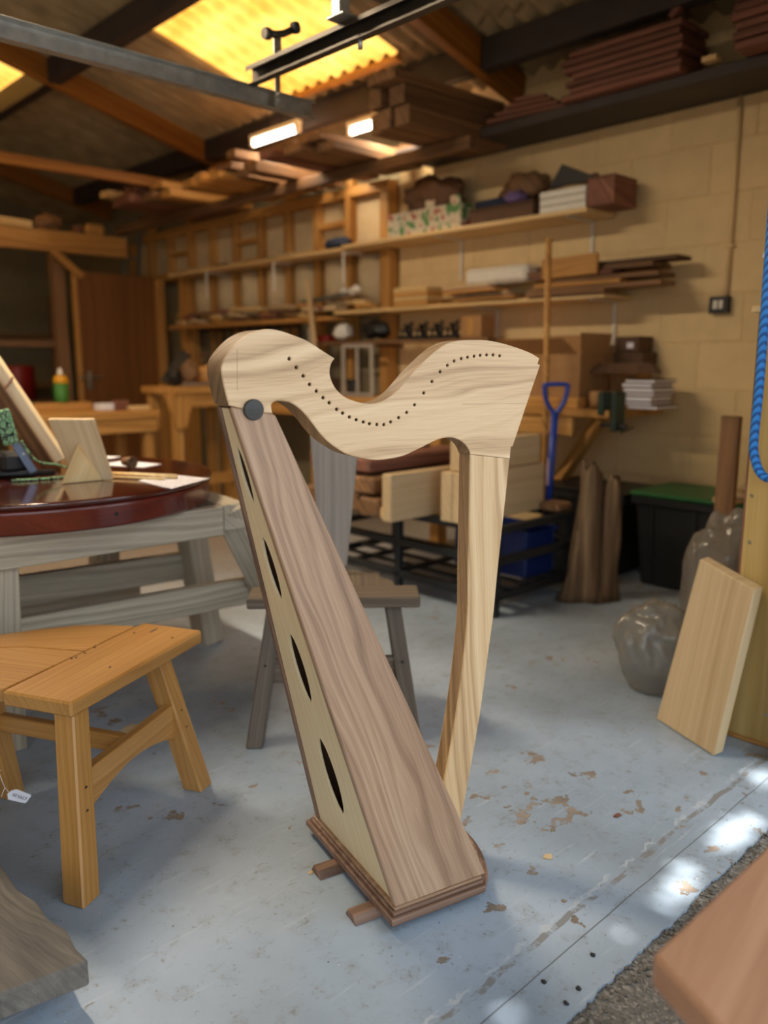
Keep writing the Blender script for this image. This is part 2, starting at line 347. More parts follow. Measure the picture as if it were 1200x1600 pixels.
def tube(name, pts, r, mat, parent=None, seg=10, radii=None, cap=True):
    pts = [Vector(p) for p in pts]; n = len(pts); vs = []; fs = []; up = Vector((0, 0, 1)); c = sum(pts, Vector())/n
    prev = None
    for i, p in enumerate(pts):
        d = (pts[min(i+1, n-1)]-pts[max(i-1, 0)]).normalized()
        if prev is None:
            a = d.cross(up if abs(d.z) < .95 else Vector((1, 0, 0))).normalized()
        else: a = (prev-d*prev.dot(d)).normalized()
        prev = a; b = d.cross(a); rr = radii[i] if radii else r
        for k in range(seg):
            t = 2*math.pi*k/seg; vs.append(p-c+(a*math.cos(t)+b*math.sin(t))*rr)
    for i in range(n-1):
        for k in range(seg): fs.append((i*seg+k, i*seg+(k+1) % seg, (i+1)*seg+(k+1) % seg, (i+1)*seg+k))
    if cap: fs.append(tuple(range(seg-1, -1, -1))); fs.append(tuple(range((n-1)*seg, n*seg)))
    o = mesh(name, vs, fs, mat, parent, Matrix.Translation(c), smooth=True)
    return o
def lathe(name, prof, loc, mat, parent=None, seg=32, axis=(0, 0, 1), smooth=True):
    vs = []; fs = []; n = len(prof)
    for r, z in prof:
        for k in range(seg): t = 2*math.pi*k/seg; vs.append((r*math.cos(t), r*math.sin(t), z))
    for i in range(n-1):
        for k in range(seg): fs.append((i*seg+k, i*seg+(k+1) % seg, (i+1)*seg+(k+1) % seg, (i+1)*seg+k))
    fs.append(tuple(range(seg-1, -1, -1))); fs.append(tuple(range((n-1)*seg, n*seg)))
    ax = Vector(axis).normalized(); x = Vector((1, 0, 0)) if abs(ax.x) < .9 else Vector((0, 1, 0))
    o = mesh(name, vs, fs, mat, parent, frame(loc, x - ax*x.dot(ax), ax))
    me = o.data
    if smooth:
        for p in me.polygons: p.use_smooth = len(p.vertices) == 4 and abs(p.normal.z) < .95
    return o
def cutout(name, outer, inners, thick, M, mat, parent=None, bevel=.002, fit=None):
    """2-D outline with real holes, extruded +-thick/2 along local Z"""
    cu = bpy.data.curves.new(name, 'CURVE'); cu.dimensions = '2D'; cu.fill_mode = 'BOTH'; cu.extrude = thick/2-bevel; cu.bevel_depth = bevel; cu.offset = -bevel; cu.bevel_resolution = 1
    for pts in [outer]+inners:
        s = cu.splines.new('POLY'); s.points.add(len(pts)-1); s.use_cyclic_u = True
        for i, (x, y) in enumerate(pts): s.points[i].co = (x, y, 0, 1)
    tmp = bpy.data.objects.new('tmp', cu); COL.objects.link(tmp)
    dg = bpy.context.evaluated_depsgraph_get(); dg.update()
    me = bpy.data.meshes.new_from_object(tmp.evaluated_get(dg)); bpy.data.objects.remove(tmp); bpy.data.curves.remove(cu)
    me.materials.clear()
    for p in me.polygons: p.use_smooth = False
    if fit:
        for v in me.vertices: v.co = fit(v.co)
    return link(name, me, mat, parent, M)
def smoothpoly(pts, sharp=(), n=4):
    """Catmull-Rom through a closed outline, keeping the listed corners sharp"""
    P = [Vector((p[0], p[1])) for p in pts]; k = len(P); out = []
    for i in range(k):
        p1, p2 = P[i], P[(i+1) % k]
        p0 = P[i-1] if i not in sharp else p1; p3 = P[(i+2) % k] if (i+1) % k not in sharp else p2
        for j in range(n):
            t = j/n
            out.append(tuple(.5*((2*p1)+(p2-p0)*t+(2*p0-5*p1+4*p2-p3)*t*t+(3*p1-p0-3*p2+p3)*t**3)))
            if i in sharp and (i+1) % k in sharp: break
    return out
def smoothline(pts, n=6):
    P = [Vector(p) for p in pts]; out = []
    for i in range(len(P)-1):
        p1, p2 = P[i], P[i+1]; p0 = P[i-1] if i else p1; p3 = P[i+2] if i+2 < len(P) else p2
        for j in range(n):
            t = j/n; out.append(.5*((2*p1)+(p2-p0)*t+(2*p0-5*p1+4*p2-p3)*t*t+(3*p1-p0-3*p2+p3)*t**3))
    return out+[P[-1]]
def circle(cx, cy, r, n=14): return [(cx+r*math.cos(2*math.pi*k/n), cy+r*math.sin(2*math.pi*k/n)) for k in range(n)]
def blob(name, loc, size, mat, parent=None, amp=.2, freq=4, seed=0, sub=4, rz=0):
    bm = bmesh.new(); bmesh.ops.create_icosphere(bm, subdivisions=sub, radius=1)
    for v in bm.verts:
        q = v.co.copy(); k = 1+amp*noise.noise(q*freq*.5+Vector((seed, seed*2, 0)))+amp*.5*abs(noise.noise(q*freq*1.6+Vector((0, seed, 7))))
        v.co = Vector((q.x*k*size[0], q.y*k*size[1], q.z*k*size[2]))
    zmin = min(v.co.z for v in bm.verts)
    me = bpy.data.meshes.new(name); bm.to_mesh(me); bm.free()
    me.polygons.foreach_set('use_smooth', [True]*len(me.polygons))
    return link(name, me, mat, parent, Matrix.Translation(Vector(loc)) @ Matrix.Rotation(rz, 4, 'Z'))
ORD = ['first', 'second', 'third', 'fourth', 'fifth', 'sixth', 'seventh', 'eighth', 'ninth', 'tenth', 'eleventh', 'twelfth', 'thirteenth', 'fourteenth', 'fifteenth', 'sixteenth']

# ================================================================== the setting
random.seed(11)
jag = []
x = -2.5
while x < 4.4:
    jag.append((x, .683+.008*noise.noise((x*7, 0, 0))+.005*noise.noise((x*31, 3, 0))+.006*noise.noise((x*83, 9, 0)), 0)); x += .009
floor = slab('floor', jag+[(4.4, .68, 0), (4.4, 10.4, 0), (-2.5, 10.4, 0)], (0, 0, -.12), FLOOR, xdir=(1, 0, 0), bev=0)
# keep the floor's object coordinates equal to world coordinates so that the wear sits where it should
M0 = floor.matrix_basis.copy(); floor.data.transform(M0); floor.matrix_basis = Matrix(); tag(floor, kind='structure')
ground = mesh('ground', [(-14, -14, -.006), (14, -14, -.006), (14, .72, -.006), (-14, .72, -.006)], [(0, 1, 2, 3)], TARMAC); tag(ground, kind='structure')

def roofz(x): return 2.85+.26*(4.25-x) if x > 1 else 2.85+.26*3.25-.26*(1-x)
ceiling = thing('ceiling', (1, 5, 3.69), None, None); tag(ceiling, kind='structure')
PITCH_C = .13
def corrugated(x0, x1, y0, y1, name, mat):
    n = int((y1-y0)/PITCH_C*12); vs = []; fs = []
    for i in range(n+1):
        y = y0+(y1-y0)*i/n; h = .022*math.cos(2*math.pi*y/PITCH_C)
        for xx in (x0, x1): vs.append((xx, y, roofz(xx)+h)); 
        for xx in (x0, x1): vs.append((xx, y, roofz(xx)+h+.005))
    for i in range(n):
        a = i*4; b = a+4
        fs += [(a, a+1, b+1, b), (a+2, b+2, b+3, a+3), (a, b, b+2, a+2), (a+1, a+3, b+3, b+1)]
    fs += [(0, 2, 3, 1), (n*4, n*4+1, n*4+3, n*4+2)]
    return mesh(name, vs, fs, mat, ceiling, smooth=False)
cols = [(.45, 1.2), (1.2, 2.5), (2.5, 3.8), (3.8, 5.1), (5.1, 6.4), (6.4, 7.7), (7.7, 9), (9, 10.3)]
for ci, (a, b) in enumerate(cols):
    for ri, (x0, x1) in enumerate(((3.72, 4.45), (2.64, 3.74), (1.0, 2.66), (-2.7, 1.0))):
        sky = (ci == 3 and ri == 1) or (ci == 5 and ri == 2)
        corrugated(x0, x1, a, b, 'skylight_sheet' if sky else 'roof_sheet', SKYL if sky else ROOF)
def rafter(name, yy, mat, w=.07, d=.17, top=.012):
    p = (4.24, yy, roofz(4.24)-top-d/2); q = (1.0, yy, roofz(1.0)-top-d/2)
    return board(name, p, q, w, d, mat, ceiling, bev=.004)
for yy in (3.27, 6.2, 8.8): rafter('rafter', yy, RAFTER)
for xx in (3.86, 2.6, 1.3):
    for y0, y1 in ((.75, 3.23), (3.31, 6.16), (6.24, 8.76)):
        board('purlin', (xx, y0, roofz(xx)-.1), (xx, y1, roofz(xx)-.1), .09, .16, DARKBEAM, ceiling, bev=.004)
board('tie_beam', (4.2, 6.25, 2.56), (-2.3, 6.25, 2.56), .05, .075, RAFTER, ceiling)
board('skylight_trim', (3.73, 3.8, roofz(3.73)-.03), (3.73, 5.1, roofz(3.73)-.03), .05, .03, STUD, ceiling)

wall_right = bx('wall_right', 4.2515, 4.42, .7, 4.32, 0, 3.0, MORTAR, bev=0); tag(wall_right, kind='structure')
cw, chh = .44, .2385
for r_ in range(11):
    z0 = .018+r_*.2475
    if z0 > 2.5: break
    y = .70-(.225 if r_ % 2 else 0)
    while y < 4.3:
        a, b = max(y, .705), min(y+cw, 4.31)
        if b-a > .05:
            o = bx('block', 4.248+random.uniform(-.0015, .0015), 4.275, a, b, z0, z0+chh, CREAM, wall_right, bev=.002)
        y += cw+.01
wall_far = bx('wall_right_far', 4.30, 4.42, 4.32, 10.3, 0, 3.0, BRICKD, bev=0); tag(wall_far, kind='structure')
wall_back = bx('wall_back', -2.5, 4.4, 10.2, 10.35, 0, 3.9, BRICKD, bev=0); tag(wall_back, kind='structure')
wall_left = bx('wall_left', -2.65, -2.5, .7, 10.35, 0, 2.9, CREAM, bev=0); tag(wall_left, kind='structure')
wf = thing('wall_front', (3.4, .6, 0), None, None); tag(wf, kind='structure')
bx('wall_panel', 2.5, 4.42, .45, .75, -.02, 2.7, CREAM, wf, bev=0)
bx('wall_panel', -2.65, -2.2, .45, .75, -.02, 2.7, CREAM, wf, bev=0)
slab('lintel', [(-2.65, .45, 2.25), (4.42, .45, 2.25), (4.42, .45, 2.82), (1, .45, 3.68), (-2.65, .45, 2.75)], (0, .2, 0), CREAM, wf, xdir=(1, 0, 0), bev=0)

# ------------------------------------------------ ledge, stud frame and shelves on the right wall
ledge = thing('eaves_ledge', (4.08, 2.3, 2.435), 'long dark brown boxed ledge along the top of the cream block wall', 'ledge')
bx('ledge_bottom', 3.9, 4.246, .8, 4.0, 2.435, 2.455, DARKBEAM, ledge)
bx('ledge_front', 3.88, 3.905, .8, 4.0, 2.432, 2.484, DARKBEAM, ledge)
fr = thing('stud_frame', (4.2, 6.2, 0), 'yellow timber stud frame with pale lining boards, beyond the block wall', 'stud frame')
FX = 4.2
bx('top_plate', FX-.05, FX+.05, 4.33, 8.0, 2.34, 2.41, STUD, fr)
bx('bottom_plate', FX-.05, FX+.05, 4.33, 8.0, 1.93, 2.0, STUD, fr)
bx('post', FX-.05, FX+.05, 4.33, 4.42, 0, 2.34, STUD, fr)
bx('post', FX-.06, FX+.05, 7.12, 7.25, 0, 1.93, STUD, fr)
ys = [4.42+.38*k for k in range(10)]
for k, y in enumerate(ys):
    bx('stud', FX-.05, FX+.05, y+.32, y+.38, 2.0, 2.34, STUD, fr)
    bx('lining_board', FX+.02, FX+.04, y, y+.325, 2.005, 2.335, PANEL, fr)
    if k % 3 == 1: bx('nogging', FX-.045, FX+.04, y, y+.325, 2.15, 2.19, STUD, fr)
    if k % 2 == 0: bx('cripple_stud', FX-.05, FX+.02, y+.30, y+.37, 2.41, 2.55, STUD, fr)
bx('upper_plate', FX-.06, FX+.04, 4.05, 8.0, 2.55, 2.60, BROWNT, fr)
for k in range(7):        # bulging lining panels under the shelf
    y0 = 4.44+.385*k; vs = []; fs = []
    for i in range(9):
        t = i/8; b = .09*math.sin(math.pi*t)
        for zz in (1.55, 1.92): vs.append((FX+.03-b, y0+.31*t, zz))
    for i in range(9):
        t = i/8
        for zz in (1.55, 1.92): vs.append((FX+.05, y0+.31*t, zz))
    for i in range(8):
        a = i*2; fs += [(a, a+2, a+3, a+1), (18+a, 18+a+1, 18+a+3, 18+a+2), (a, 18+a, 20+a, a+2), (a+1, a+3, 21+a, 19+a)]
    fs += [(0, 1, 19, 18), (16, 34, 35, 17)]
    mesh('bulging_panel', vs, fs, PANEL, fr, smooth=True)
    bx('lower_stud', FX-.03, FX+.05, y0+.315, y0+.375, .95, 1.93, STUD, fr)
bearer = bx('timber_bearer', 3.70, 3.76, 3.2, 7.6, 2.335, 2.405, BROWNT); tag(bearer, 'long brown bearer carrying the loft timber in front of the stud frame', 'bearer')

def bracket(y, z, par):
    board('bracket', (4.235, y, z-.006), (3.98, y, z-.006), .02, .008, WHITEB, par)
    board('bracket', (4.235, y, z-.01), (4.235, y, z-.26), .02, .008, WHITEB, par)
sh1 = thing('wall_shelf', (4.1, 4.8, 1.94), 'upper plywood wall shelf carrying the cartons on white brackets', 'shelf')
bx('shelf_board', 3.95, 4.246, 2.58, 4.6, 1.945, 1.97, PINE, sh1)
bx('shelf_board', 3.95, 4.14, 4.6, 7.1, 1.93, 1.955, PINE, sh1)
for y in (2.72, 3.72): bracket(y, 1.945, sh1)
for y in (4.6, 5.45, 6.45):
    board('bracket', (4.16, y, 1.92), (3.96, y, 1.92), .02, .01, WHITEB, sh1); board('bracket', (3.965, y, 1.92), (3.965, y, 1.70), .02, .01, WHITEB, sh1)
sh2 = thing('wall_shelf', (4.1, 4.8, 1.48), 'lower plywood wall shelf piled with offcuts, under the carton shelf', 'shelf')
bx('shelf_board', 3.95, 4.246, 2.45, 4.7, 1.49, 1.512, PINE, sh2)
bx('shelf_board', 3.93, 4.14, 4.7, 7.1, 1.45, 1.478, STUD, sh2)
for y in (2.55, 3.4): bracket(y, 1.49, sh2)

# ------------------------------------------------ back of the shop
tieb = bx('cross_beam', -2.3, 3.68, 7.34, 7.42, 2.10, 2.275, STUD); tag(tieb, 'deep pale yellow timber beam spanning the back of the shop above the door', 'beam')
kb = board('knee_brace', (2.98, 7.38, 2.11), (3.24, 7.38, 1.90), .07, .06, STUD); tag(kb, 'short diagonal timber brace under the pale beam at the door corner', 'brace')
dr = thing('door_1', (3.6, 7.42, 0), None, None); tag(dr, kind='structure')
bx('door_leaf', 3.20, 3.96, 7.40, 7.44, .01, 1.955, DOORW, dr)
bx('door_edge', 3.165, 3.20, 7.395, 7.445, .01, 1.96, STUD, dr)
bx('door_post', 3.965, 4.05, 7.36, 7.46, 0, 1.93, STUD, dr)
hp = bx('handle_plate', 3.245, 3.285, 7.392, 7.4, .90, 1.06, STEEL, dr)
board('lever', (3.265, 7.37, 1.01), (3.38, 7.37, 1.005), .014, .014, STEEL, hp); board('lever', (3.265, 7.40, 1.01), (3.265, 7.365, 1.01), .014, .014, STEEL, hp)
board('lever', (3.16, 7.37, 1.005), (3.22, 7.37, 1.005), .014, .02, STEEL, hp)
lw = thing('open_partition', (2.6, 7.5, 0), 'dark timber posts and rail of the open partition left of the door', 'partition')
bx('post', 3.02, 3.12, 7.46, 7.56, 0, 2.10, BROWNT, lw)
bx('post', 1.8, 1.88, 7.46, 7.56, 0, 2.10, BROWNT, lw)
bx('rail', 1.88, 3.02, 7.48, 7.54, 1.28, 1.34, BROWNT, lw)
bs = thing('back_shelf', (2.6, 9.9, 0), 'dim shelf unit with dark clutter in the back room', 'shelf')
bx('shelf_board', 1.6, 4.0, 9.7, 10.15, 1.42, 1.46, BROWNT, bs); bx('shelf_board', 1.6, 4.0, 9.7, 10.15, .85, .9, BROWNT, bs)
for xx in (1.7, 2.8, 3.9): bx('upright', xx-.03, xx+.03, 9.72, 9.78, 0, 1.9, BROWNT, bs)
for i, (xx, w_, h_, z_, m_, lb) in enumerate(((3.15, .10, .30, 1.46, BLACKP, 'black can standing on the dim back shelf'), (2.75, .4, .14, 1.46, BLACKP, 'low black case lying on the dim back shelf'))):
    o = bx('storage_can', xx-w_/2, xx+w_/2, 9.8, 10.0, z_, z_+h_, m_, bev=.02); tag(o, lb, 'can')
o = lathe('red_drum', [(.0, 0), (.16, 0), (.17, .02), (.17, .34), (.16, .36), (0, .36)], (3.15, 8.9, .75), REDP); tag(o, 'round red tub in the dark back room', 'tub')
o2 = bx('tub_stand', 2.7, 3.6, 8.7, 9.1, .70, .75, BROWNT); tag(o2, 'low dark bench board under the red tub', 'bench')
for xx in (2.75, 3.55): bx('leg', xx-.03, xx+.03, 8.75, 9.05, 0, .70, BROWNT, o2)
lad = thing('ladder', (3.75, 7.6, 0), 'grey aluminium ladder standing behind the door top beside the pale beam', 'ladder')
for dx in (0, .16): board('rail', (3.62+dx, 7.75, 0), (3.80+dx, 7.62, 2.36), .06, .025, LADDER, lad, up=(1, 0, 0))
for k in range(8): board('rung', (3.64+.0205*k, 7.735-.0152*k, .25+.27*k), (3.80+.0205*k, 7.735-.0152*k, .25+.27*k), .03, .03, LADDER, lad)
# short offcuts on the cross beam
o = board('offcut', (2.55, 7.38, 2.31), (2.82, 7.38, 2.30), .1, .06, PINE); tag(o, 'pale offcut at the left end of the cross beam', 'offcut')
o = blob('sack', (2.98, 7.38, 2.335), (.11, .06, .065), BROWNT, amp=.35, seed=3); tag(o, 'crumpled brown bundle on the cross beam', 'bundle')
o = bx('offcut', 3.3, 3.47, 7.33, 7.43, 2.276, 2.37, STUD, bev=.02); tag(o, 'rounded tan offcut at the right of the cross beam', 'offcut')
o = bx('offcut', 3.19, 3.26, 7.33, 7.42, 2.276, 2.34, REDT, bev=.01); tag(o, 'small reddish block on the cross beam beside the tan offcut', 'offcut')

# ------------------------------------------------ lamps (lit tubes)
for nm, y0, y1, lb, X_, Z_ in (('tube_lamp', 4.66, 5.22, 'lit white tube lamp, left one above the loft timber', 3.63, 2.70), ('tube_lamp', 3.75, 4.40, 'lit white tube lamp, right one partly behind the stacked beams', 3.85, 2.665),
    ('tube_lamp', 2.6, 3.9, 'unseen added tube lamp hanging from the ridge nearer the door', 1.0, 2.85), ('tube_lamp', 4.9, 6.2, 'unseen added tube lamp hanging from the ridge deeper in the shop', 1.0, 2.85)):  # ridge pair added out of view to brighten the interior
    t = thing(nm, (X_, (y0+y1)/2, Z_), lb, 'lamp', 'tube lamps')
    bx('housing', X_-.025, X_+.025, y0, y1, Z_+.03, Z_+.06, WHITEB, t)
    tube('tube', [(X_, y0+.03, Z_), (X_, y1-.03, Z_)], .018, TUBE, t, 12)
    for yy in (y0+.015, y1-.015): bx('holder', X_-.02, X_+.02, yy-.015, yy+.015, Z_-.02, Z_+.03, WHITEB, t)
    al = bpy.data.lights.new('lamp_light', 'AREA'); al.shape = 'RECTANGLE'; al.size = y1-y0; al.size_y = .05; al.energy = 15 if X_ > 2 else (62 if y0 < 4 else 10); al.color = (1, .80, .55)
    ao = bpy.data.objects.new('lamp_light', al); COL.objects.link(ao); ao.parent = t; ao.matrix_parent_inverse = wm(t).inverted(); ao.matrix_basis = Matrix.Translation((X_, (y0+y1)/2, Z_-.025)) @ Matrix.Rotation(R(90), 4, 'Z')
    for yy in (y0+.2, y1-.2): tube('hanger', [(X_, yy, Z_+.06), (X_, yy, roofz(X_)-.01)], .003, BLKROPE, t, 6)

# ------------------------------------------------ loft timber: rows of boards running towards us
def pile(rows, label, cat, group, name='plank'):
    n = 0
    for (x0, x1, y, z, w, t, mat) in rows:
        a = random.uniform(-.03, .03); x1 = min(x1, 4.13); z -= .083
        o = board(name, (x0, y, z), (x1, y+a, z+.004), w, t, mat, bev=.004); tag(o, label.format(ORD[n] if n < len(ORD) else str(n)), cat, group); n += 1
pile([(3.30, 4.2, 3.34, 2.54, .11, .10, BROWNT), (3.28, 4.2, 3.46, 2.54, .10, .10, BROWNT), (3.34, 4.2, 3.58, 2.55, .10, .11, BROWNT),
      (3.30, 4.2, 3.38, 2.65, .12, .10, BROWNT), (3.26, 4.2, 3.51, 2.65, .09, .10, BROWNT), (3.22, 4.18, 3.42, 2.73, .22, .05, BROWNT)],
     'thick brown beam stacked in the loft by the right lamp, {} from the bottom', 'beam', 'thick beams in the loft', 'loft_beam')
pile([(3.35, 4.2, 4.05, 2.52, .16, .05, BROWNT), (3.25, 4.2, 4.25, 2.52, .18, .045, BROWNT), (3.30, 4.2, 4.15, 2.575, .22, .045, BROWNT), (3.2, 4.2, 4.45, 2.52, .16, .05, REDT),
      (3.30, 4.15, 4.4, 2.575, .2, .04, BROWNT)],
     'dark brown plank in the loft between the tube lamps, {} from the right', 'plank', 'dark loft planks')
pile([(3.35, 4.2, 4.85, 2.53, .15, .07, BROWNT), (3.42, 4.2, 5.05, 2.53, .12, .06, BROWNT), (3.32, 4.2, 5.25, 2.53, .14, .05, STUD), (3.28, 4.2, 5.4, 2.53, .1, .07, STUD),
      (3.36, 4.2, 5.2, 2.585, .2, .04, BROWNT), (3.30, 4.1, 5.0, 2.63, .1, .05, BROWNT), (3.42, 4.15, 5.42, 2.60, .16, .05, STUD), (3.32, 4.15, 5.62, 2.53, .16, .06, STUD)],
     'short mid-brown plank under the left tube lamp, {} from the right', 'plank', 'mid-brown loft planks')
pile([(3.35, 4.2, 6.0, 2.52, .14, .06, STUD), (3.30, 4.2, 6.2, 2.52, .16, .06, BROWNT), (3.22, 4.2, 6.42, 2.52, .18, .07, REDT), (3.25, 4.2, 6.62, 2.52, .16, .06, REDT),
      (3.28, 4.2, 6.45, 2.60, .2, .06, REDT), (3.35, 4.2, 6.15, 2.60, .2, .05, STUD), (3.20, 4.1, 6.75, 2.60, .14, .05, PINE)],
     'orange brown plank at the far end of the loft, {} from the right', 'plank', 'far loft planks')
# reddish boards on the ledge
for k in range(7):
    y0 = 2.02+.03*random.random(); o = bx('sawn_board', 3.82+.02*random.random(), 4.1, y0, y0+.60+.06*random.random(), 2.486+.034*k, 2.486+.034*k+.027, REDT)
    tag(o, 'reddish sawn board in the neat stack on the dark ledge, %s from the bottom' % ORD[k], 'board', 'reddish boards on the ledge')
for k in range(6):
    o = bx('sawn_board', 3.75+.02*random.random(), 4.1, 1.2, 1.74+.03*random.random(), 2.486+.04*k, 2.486+.04*k+.032, REDT)
    tag(o, 'reddish sawn board in the stack at the top right corner, %s from the bottom' % ORD[k], 'board', 'reddish boards in the corner')
for k in range(4):
    o = board('sawn_board', (3.95, 3.22-.06*k, 2.50+.026*k), (4.0, 2.72+.05*k, 2.50+.026*k), .2, .02, REDT); tag(o, 'thin reddish board lying loose on the ledge beside the thick beams, %s from the bottom' % ORD[k], 'board', 'loose boards on the ledge')
o = board('stick', (3.86, 2.1, 2.74), (3.86, 1.98, 2.86), .04, .03, REDT); tag(o, 'short reddish stick leaning up from the board stack on the ledge', 'stick')
o = bx('offcut', 3.84, 3.9, 1.86, 1.93, 2.501, 2.525, PINE); tag(o, 'small pale offcut at the front of the ledge near the corner stack', 'offcut')

# ------------------------------------------------ door gear overhead
dg_ = thing('door_track', (1.4, 2.66, 2.1), 'long galvanised steel channel hanging across the shop at upper left', 'track')
bx('channel_web', -1.8, 2.13, 2.655, 2.665, 2.075, 2.137, STEEL, dg_, bev=.001)
bx('channel_flange', -1.8, 2.13, 2.625, 2.655, 2.133, 2.137, STEEL, dg_, bev=.001)
bx('channel_flange', -1.8, 2.13, 2.625, 2.655, 2.075, 2.079, STEEL, dg_, bev=.001)
bx('strap', 1.93, 1.955, 2.615, 2.62, 2.08, 2.22, STEEL, dg_)
for zz in (2.1, 2.12): lathe('bolt', [(0, 0), (.007, 0), (.007, .01), (0, .01)], (1.94, 2.612, zz), STEEL, dg_, 8, (0, -1, 0))
dt2 = thing('door_track', (1.85, 1.9, 2.16), 'dark steel channel running into the shop above the galvanised one', 'track')
TX = 1.835
bx('channel_web', TX-.004, TX+.002, .9, 2.62, 2.125, 2.185, DSTEEL, dt2, bev=.001)
bx('channel_flange', TX-.03, TX, .9, 2.62, 2.182, 2.186, DSTEEL, dt2, bev=.001)
bx('channel_flange', TX-.03, TX, .9, 2.62, 2.125, 2.129, DSTEEL, dt2, bev=.001)
bx('channel_lip', TX-.033, TX-.03, .9, 2.62, 2.17, 2.186, DSTEEL, dt2, bev=.001)
bx('strut', TX-.02, TX+.012, 2.46, 2.468, 2.186, 2.25, STEEL, dt2)
tube('roller_arm', [(TX-.045, 2.46, 2.25), (TX-.01, 2.46, 2.255), (TX+.02, 2.46, 2.265), (TX+.05, 2.45, 2.282)], .012, DSTEEL, dt2, 10)
lathe('roller', [(0, -.012), (.018, -.012), (.02, 0), (.018, .012), (0, .012)], (TX+.06, 2.445, 2.29), BLACKM, dt2, 16, (1, -.3, .3))
lathe('roller', [(0, -.012), (.018, -.012), (.02, 0), (.018, .012), (0, .012)], (TX-.05, 2.46, 2.248), DSTEEL, dt2, 16, (1, 0, .1))
bx('hanger_plate', TX-.075, TX-.03, 2.05, 2.09, 2.19, 2.30, STEEL, dt2, bev=.004)
bx('hanger_foot', TX-.08, TX-.01, 2.03, 2.11, 2.186, 2.192, STEEL, dt2)
bx('hanger_bar', TX-.2, TX+.18, 2.02, 2.12, 2.30, 2.312, DSTEEL, dt2)
tube('bolt', [(TX-.01, 2.03, 2.14), (TX-.01, 2.03, 2.10)], .008, STEEL, dt2, 8)

# ================================================================== the harp
HO = Vector((1.0794, 1.2581, 0)); HA = R(-14)
harp = thing('lever_harp', HO, 'unstrung wooden harp with pale curved neck and walnut soundbox in the foreground', 'harp', rz=HA)
HM = wm(harp)
def H(u, w, z): return HM @ Vector((u, w, z))
HU, HW = (HM.to_3x3() @ Vector((1, 0, 0))), (HM.to_3x3() @ Vector((0, 1, 0)))
NECK = [(-0.255, 1.071), (-0.263, 1.105), (-0.267, 1.13), (-0.265, 1.147), (-0.255, 1.164), (-0.239, 1.181), (-0.221, 1.195), (-0.199, 1.205), (-0.174, 1.209), (-0.149, 1.206), (-0.123, 1.198), (-0.097, 1.189), (-0.071, 1.174), (-0.039, 1.156), (-0.047, 1.145), (-0.05, 1.129), (-0.046, 1.113), (-0.037, 1.098), (-0.02, 1.083), (0.001, 1.074), (0.026, 1.068), (0.051, 1.068), (0.074, 1.075), (0.1, 1.091), (0.122, 1.112), (0.145, 1.134), (0.168, 1.153), (0.192, 1.171), (0.219, 1.186), (0.247, 1.193), (0.28, 1.195), (0.322, 1.195), (0.365, 1.189), (0.409, 1.179), (0.446, 1.168), (0.47, 1.157), (0.466, 1.145), (0.473, 1.142), (0.439, 1.058), (0.402, 0.963), (0.397, 0.962), (0.395, 0.936), (0.286, 0.952), (0.281, 0.963), (0.268, 0.977), (0.247, 0.988), (0.227, 0.991), (0.202, 0.988), (0.174, 0.978), (0.147, 0.968), (0.116, 0.958), (0.085, 0.954), (0.055, 0.953), (0.025, 0.957), (-0.011, 0.967), (-0.039, 0.983), (-0.06, 0.999), (-0.076, 1.016), (-0.093, 1.038), (-0.11, 1.057), (-0.129, 1.071), (-0.145, 1.076), (-0.161, 1.077), (-0.171, 1.072), (-0.172, 1.065), (-0.17, 1.054), (-0.194, 1.056), (-0.228, 1.064)]
HOLES = [(-0.134, 1.155), (-0.12, 1.139), (-0.106, 1.123), (-0.093, 1.107), (-0.079, 1.094), (-0.065, 1.081), (-0.052, 1.071), (-0.036, 1.058), (-0.023, 1.05), (-0.008, 1.042), (0.007, 1.036), (0.023, 1.031), (0.037, 1.027), (0.054, 1.025), (0.07, 1.024), (0.086, 1.029), (0.105, 1.037), (0.124, 1.047), (0.143, 1.062), (0.165, 1.086), (0.185, 1.109), (0.205, 1.129), (0.223, 1.142), (0.24, 1.151), (0.258, 1.156), (0.274, 1.159), (0.291, 1.161), (0.307, 1.163), (0.324, 1.164), (0.341, 1.164), (0.359, 1.162)]
SHARP = {0, 13, 35, 36, 37, 39, 40, 41, 42, 65, 66, 67}
neck_out = smoothpoly(NECK, SHARP, 4)
def neck_t(u): return .088 if u < -.2 else (.088-.040*min(1, (u+.2)/.25))
NM = frame(HM @ Vector((0, 0, 0)), HU, -HW)          # local x = u, y = z(up), z = -w
def nfit(c):
    t = neck_t(c.x)
    return Vector((c.x, c.y, .045-(.045-c.z)/.09*t))
neck = cutout('neck', neck_out, [circle(a, b, .0032, 12) for a, b in HOLES], .09, NM, NECKW, harp, bevel=.003, fit=nfit)
neck.data.materials.append(NECK_EDGE)
for p in neck.data.polygons:
    if abs(p.normal.z) < .35: p.material_index = 1
# glued seams and the dark end grain stop in the face of the neck
peg = lathe('peg', [(0, 0), (.0185, 0), (.0195, .002), (.0195, .0068), (.018, .009), (0, .0095)], HM @ Vector((-.2095, -.0445, 1.0625)), DKPEG, harp, 36, -HW)
# pillar
PL = [(.287, .952), (.2875, .85), (.2875, .777), (.288, .667), (.2885, .59), (.28, .485), (.2645, .372), (.244, .257), (.228, .187), (.205, .11), (.19, .06)]
PR = [(.2815, .058), (.284, .091), (.305, .201), (.3295, .333), (.3485, .473), (.3605, .56), (.3645, .6), (.3725, .693), (.384, .805), (.397, .9365)]
pil = smoothpoly(PL+PR, {0, 10, 11, 20}, 4)
pillar = cutout('pillar', pil, [], .046, frame(HM @ Vector((0, -.02, 0)), HU, -HW), PILLARW, harp, bevel=.004)
